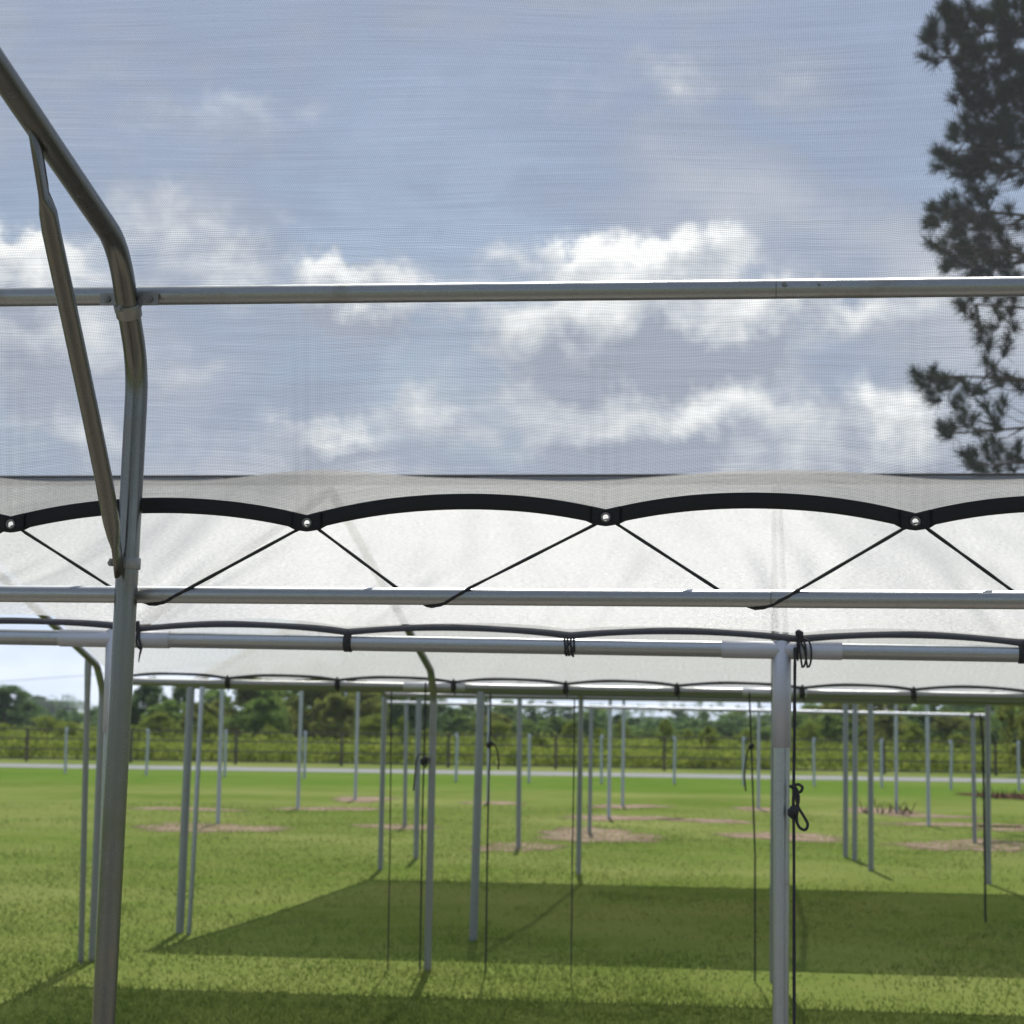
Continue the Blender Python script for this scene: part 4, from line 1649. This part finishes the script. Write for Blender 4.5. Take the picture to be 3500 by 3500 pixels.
def treeline():
    """the wood that closes the view far away"""
    cs, rs = [], []
    for k in range(900):
        px = -500 + 4500 * rng.random()
        yh = 2450 + .013 * (px - 1750)
        dist = 520 + 120 * rng.random()
        top = 20 + 22 * (math.sin(px * .011) * .5 + .5) + 18 * (math.sin(px * .031 + 1) * .5 + .5) + 10 * math.sin(px * .09) + (14 if 2080 < px < 2400 else 0)
        p = at(px, yh, dist)
        s = (p - CAM).length
        h = 1.6 + top * s / F * rng.random() ** .6
        cs.append((p.x, p.y, max(.5, h * .9)))
        rs.append(.8 + .8 * rng.random())
    for k in range(1100):
        px = -500 + 4500 * rng.random()
        yh = 2450 + .013 * (px - 1750)
        dist = 150 + 110 * rng.random()
        top = 2 + 12 * math.sin(px * .019) + 8 * math.sin(px * .057 + 2)
        p = at(px, yh, dist)
        h = 1.6 + top * (p - CAM).length / F
        z = h * (.15 + .85 * rng.random())
        cs.append((p.x, p.y, z))
        rs.append(.30 + .35 * rng.random())
    o = link_mesh('treeline', tri_mesh('treeline', leaf_cloud(cs, rs, 46, .24, 1.0)), M['leaf_dark'])
    tag(o, 'distant bluish wood closing the view behind the nearer trees', 'wood', kind='stuff')


treeline()


# tall pine on the right, seen through the near net
def pine():
    K = .6211
    YT = 33.0
    tufts = [(1560, 60), (1620, 50), (1700, 80), (1780, 40), (1850, 60), (1920, 100), (1440, 250), (1430, 300), (1500, 210), (1550, 180), (1500, 300), (1560, 300),
             (1620, 250), (1680, 200), (1600, 380), (1680, 350), (1760, 300), (1480, 480), (1520, 500), (1580, 470), (1650, 480), (1720, 450), (1800, 420),
             (1600, 560), (1680, 580), (1760, 560), (1850, 560), (1900, 480), (1850, 250), (1900, 350), (1640, 310), (1580, 240), (1720, 530), (1540, 400), (1620, 440), (1700, 400),
             (1740, 180), (1660, 140), (1780, 500), (1820, 600), (1650, 530), (1560, 530), (1840, 480), (1700, 300), (1790, 360), (1560, 350), (1640, 610), (1740, 640), (1850, 650),
             (1580, 770), (1600, 800), (1640, 740), (1720, 740), (1800, 760), (1880, 740), (1680, 880), (1700, 920), (1800, 850), (1860, 820), (1690, 960), (1740, 1000), (1830, 1030),
             (1840, 960), (1720, 1080), (1760, 1120), (1780, 800), (1760, 900), (1650, 840), (1880, 900),
             (1340, 1160), (1350, 1200), (1380, 1220), (1420, 1180), (1440, 1150), (1480, 1200), (1420, 1260), (1440, 1300), (1460, 1240), (1500, 1180), (1520, 1230), (1600, 1210), (1620, 1240), (1550, 1330),
             (1600, 1360), (1660, 1260), (1700, 1250), (1780, 1170), (1800, 1210), (1840, 1180), (1900, 1210), (1920, 1240), (1490, 1450), (1520, 1470), (1500, 1490), (1540, 1440),
             (1600, 1420), (1650, 1410), (1760, 1400), (1800, 1360), (1820, 1310), (1780, 1440), (1680, 1480), (1720, 1340), (1580, 1290),
             (1610, 1600), (1640, 1620), (1680, 1660), (1740, 1620), (1780, 1600), (1850, 1610), (1900, 1620), (1700, 1690), (1780, 1680), (1860, 1680), (1900, 1560),
             (1800, 1560), (1640, 1660), (1720, 1560), (1760, 1520), (1660, 1590)]
    for _ in range(110):
        yy = random.uniform(-900, 30)
        tufts.append((random.uniform(1500 + 90 * math.sin(yy * .011), 1960), yy))
    limbs = [(-820, 1500), (-560, 1500), (-320, 1500), (-120, 1500), (60, 1560), (300, 1440), (520, 1500), (780, 1620), (1180, 1400), (1420, 1520), (1640, 1650)]
    tx = at(3790, 2000, YT)
    trunk_top = at(3700, -500, YT)
    root = thing('pine_tree', 'dark pine branches seen through the near net at right', 'tree', (tx.x, YT, 0))
    mb = MB()
    tl = lambda z: Vector((tx.x + (trunk_top.x - tx.x) * z / trunk_top.z, YT, z))
    ZT = trunk_top.z
    mb.tube([tl(ZT * k / 12) for k in range(13)], [0.24 - 0.17 * k / 12 for k in range(13)], 12)
    centers, dirs = [], []

    def limb(start, tips, r0):
        """main limb with twigs to its tufts"""
        tips = sorted(tips, key=lambda p: (p - start).length)
        far = tips[-1]
        mid = lerp(start, far, .5) + Vector((0, 0, .12))
        path = smooth_path([start, lerp(start, mid, .55) + Vector((0, 0, .06)), mid, far], 4)
        mb.tube(path, [r0 * (1 - .85 * i / (len(path) - 1)) for i in range(len(path))], 6)
        for p in tips:
            b = min(path, key=lambda s: (s - p).length + (0.4 if (s - start).length > (p - start).length else 0))
            m_ = lerp(b, p, .55) - Vector((0, 0, .05))
            mb.tube([b, m_, p], [r0 * .28 + .004, .008, .005], 5)
            centers.append(p)
            d = (p - b)
            dirs.append((d.normalized() if d.length > .01 else Vector((-1, 0, 0))) * .7 + Vector((0, 0, .5)))

    groups = {i: [] for i in range(len(limbs))}
    for (tx_, ty_) in tufts:
        gi = min(range(len(limbs)), key=lambda i: abs(limbs[i][0] - ty_) + (0 if i != 1 else 0))
        p = at(2300 + tx_ * K, 560 + ty_ * K, YT + random.uniform(-1.3, 1.3))
        groups[gi].append(p)
        if ty_ < 690:
            groups[gi].append(p + Vector((random.uniform(-.20, .16), random.uniform(-.6, .6), random.uniform(-.18, .14))))
    for gi, tips in groups.items():
        if not tips:
            continue
        zavg = sum(p.z for p in tips) / len(tips)
        limb(tl(max(1, zavg - .25)), tips, 0.06)
    # the rest of the crown, all round the trunk
    for k in range(46):
        z = 6.0 + (ZT - 6.2) * ((k + random.random()) / 46)
        a = random.uniform(0, 2 * math.pi)
        ln = (1.0 + 1.6 * (1 - (z - 6) / (ZT - 6))) * random.uniform(.7, 1.1)
        if math.cos(a) < -.5 and z < at(3400, 579, YT).z + 0.2:
            continue
        if math.cos(a) < 0:
            ln *= .9
        base = tl(z)
        tip = base + Vector((math.cos(a) * ln, math.sin(a) * ln, .25 * ln))
        tips = [lerp(base, tip, random.uniform(.45, 1.0)) + Vector((random.uniform(-.35, .35), random.uniform(-.35, .35), random.uniform(-.15, .3))) for _ in range(13)] + [tip]
        limb(base, tips, 0.045)
    mb.build('trunk', M['bark'], root)
    quads = []
    for c, d in zip(centers, dirs):
        n = 105
        d = np.array(d) / np.linalg.norm(np.array(d))
        v = rng.normal(size=(n, 3)) * .50 + d[None] * .75
        v /= np.linalg.norm(v, axis=1)[:, None]
        ln = (0.15 + 0.10 * rng.random(n))[:, None]
        s = np.array(c)[None] - d[None] * (rng.random(n)[:, None] * .16 - .03) + rng.normal(size=(n, 3)) * .012
        e = s + v * ln
        sd = np.cross(v, rng.normal(size=(n, 3)))
        sd /= np.linalg.norm(sd, axis=1)[:, None] + 1e-9
        wd = .0058
        quads.append(np.stack([s - sd * wd, s + sd * wd, e + sd * wd * .5, e - sd * wd * .5], 1))
    crown = tri_mesh('crown', np.concatenate(quads, 0))
    link_mesh('crown', crown, M['needle'], root)


pine()

# reddish weeds round one field post and on the mulch bed
def weeds(px, py, wd, hgt, n, label):
    g = on_ground(px, py)
    mb = MB()
    for _ in range(n):
        b = g + Vector((random.uniform(-wd, wd), random.uniform(-.4, .4), 0))
        t = b + Vector((random.uniform(-.15, .15), random.uniform(-.1, .1), hgt * random.uniform(.3, 1)))
        mb.tube([b, lerp(b, t, .6) + Vector((random.uniform(-.03, .03), 0, 0)), t], [.010, .008, .003], 5)
    o = mb.build('weed_clump', M['mulch'])
    tag(o, label, 'weeds')


weeds(3035, 2780, .45, .26, 30, 'reddish dry weeds round the foot of a pale field post')
weeds(3480, 2730, .9, .26, 90, 'dark dry weeds and twigs heaped on the mulch bed')

wire = MB().tube([at(-900, 2345, 150), at(0, 2330, 150), at(300, 2308, 150), at(600, 2280, 150), at(1500, 2190, 150)], 0.02, 6).build('overhead_wire', M['cord'])
tag(wire, 'thin overhead wire crossing the open sky at left', 'wire')


# the humid summer air that turns the far trees blue
hz = MB()
hz.box((0, 420, 10.0), 1900, 1500, 22.0)
haze = hz.build('haze', None)
mh, th, oh = new_mat('humid_air')
pv_ = th.add('ShaderNodeVolumePrincipled')
pv_.inputs['Color'].default_value = (0.86, 0.92, 1.0, 1)
pv_.inputs['Density'].default_value = 0.00022
pv_.inputs['Anisotropy'].default_value = 0.3
th.link(pv_.outputs[0], oh.inputs['Volume'])
haze.data.materials.append(mh)
tag(haze, kind='stuff')
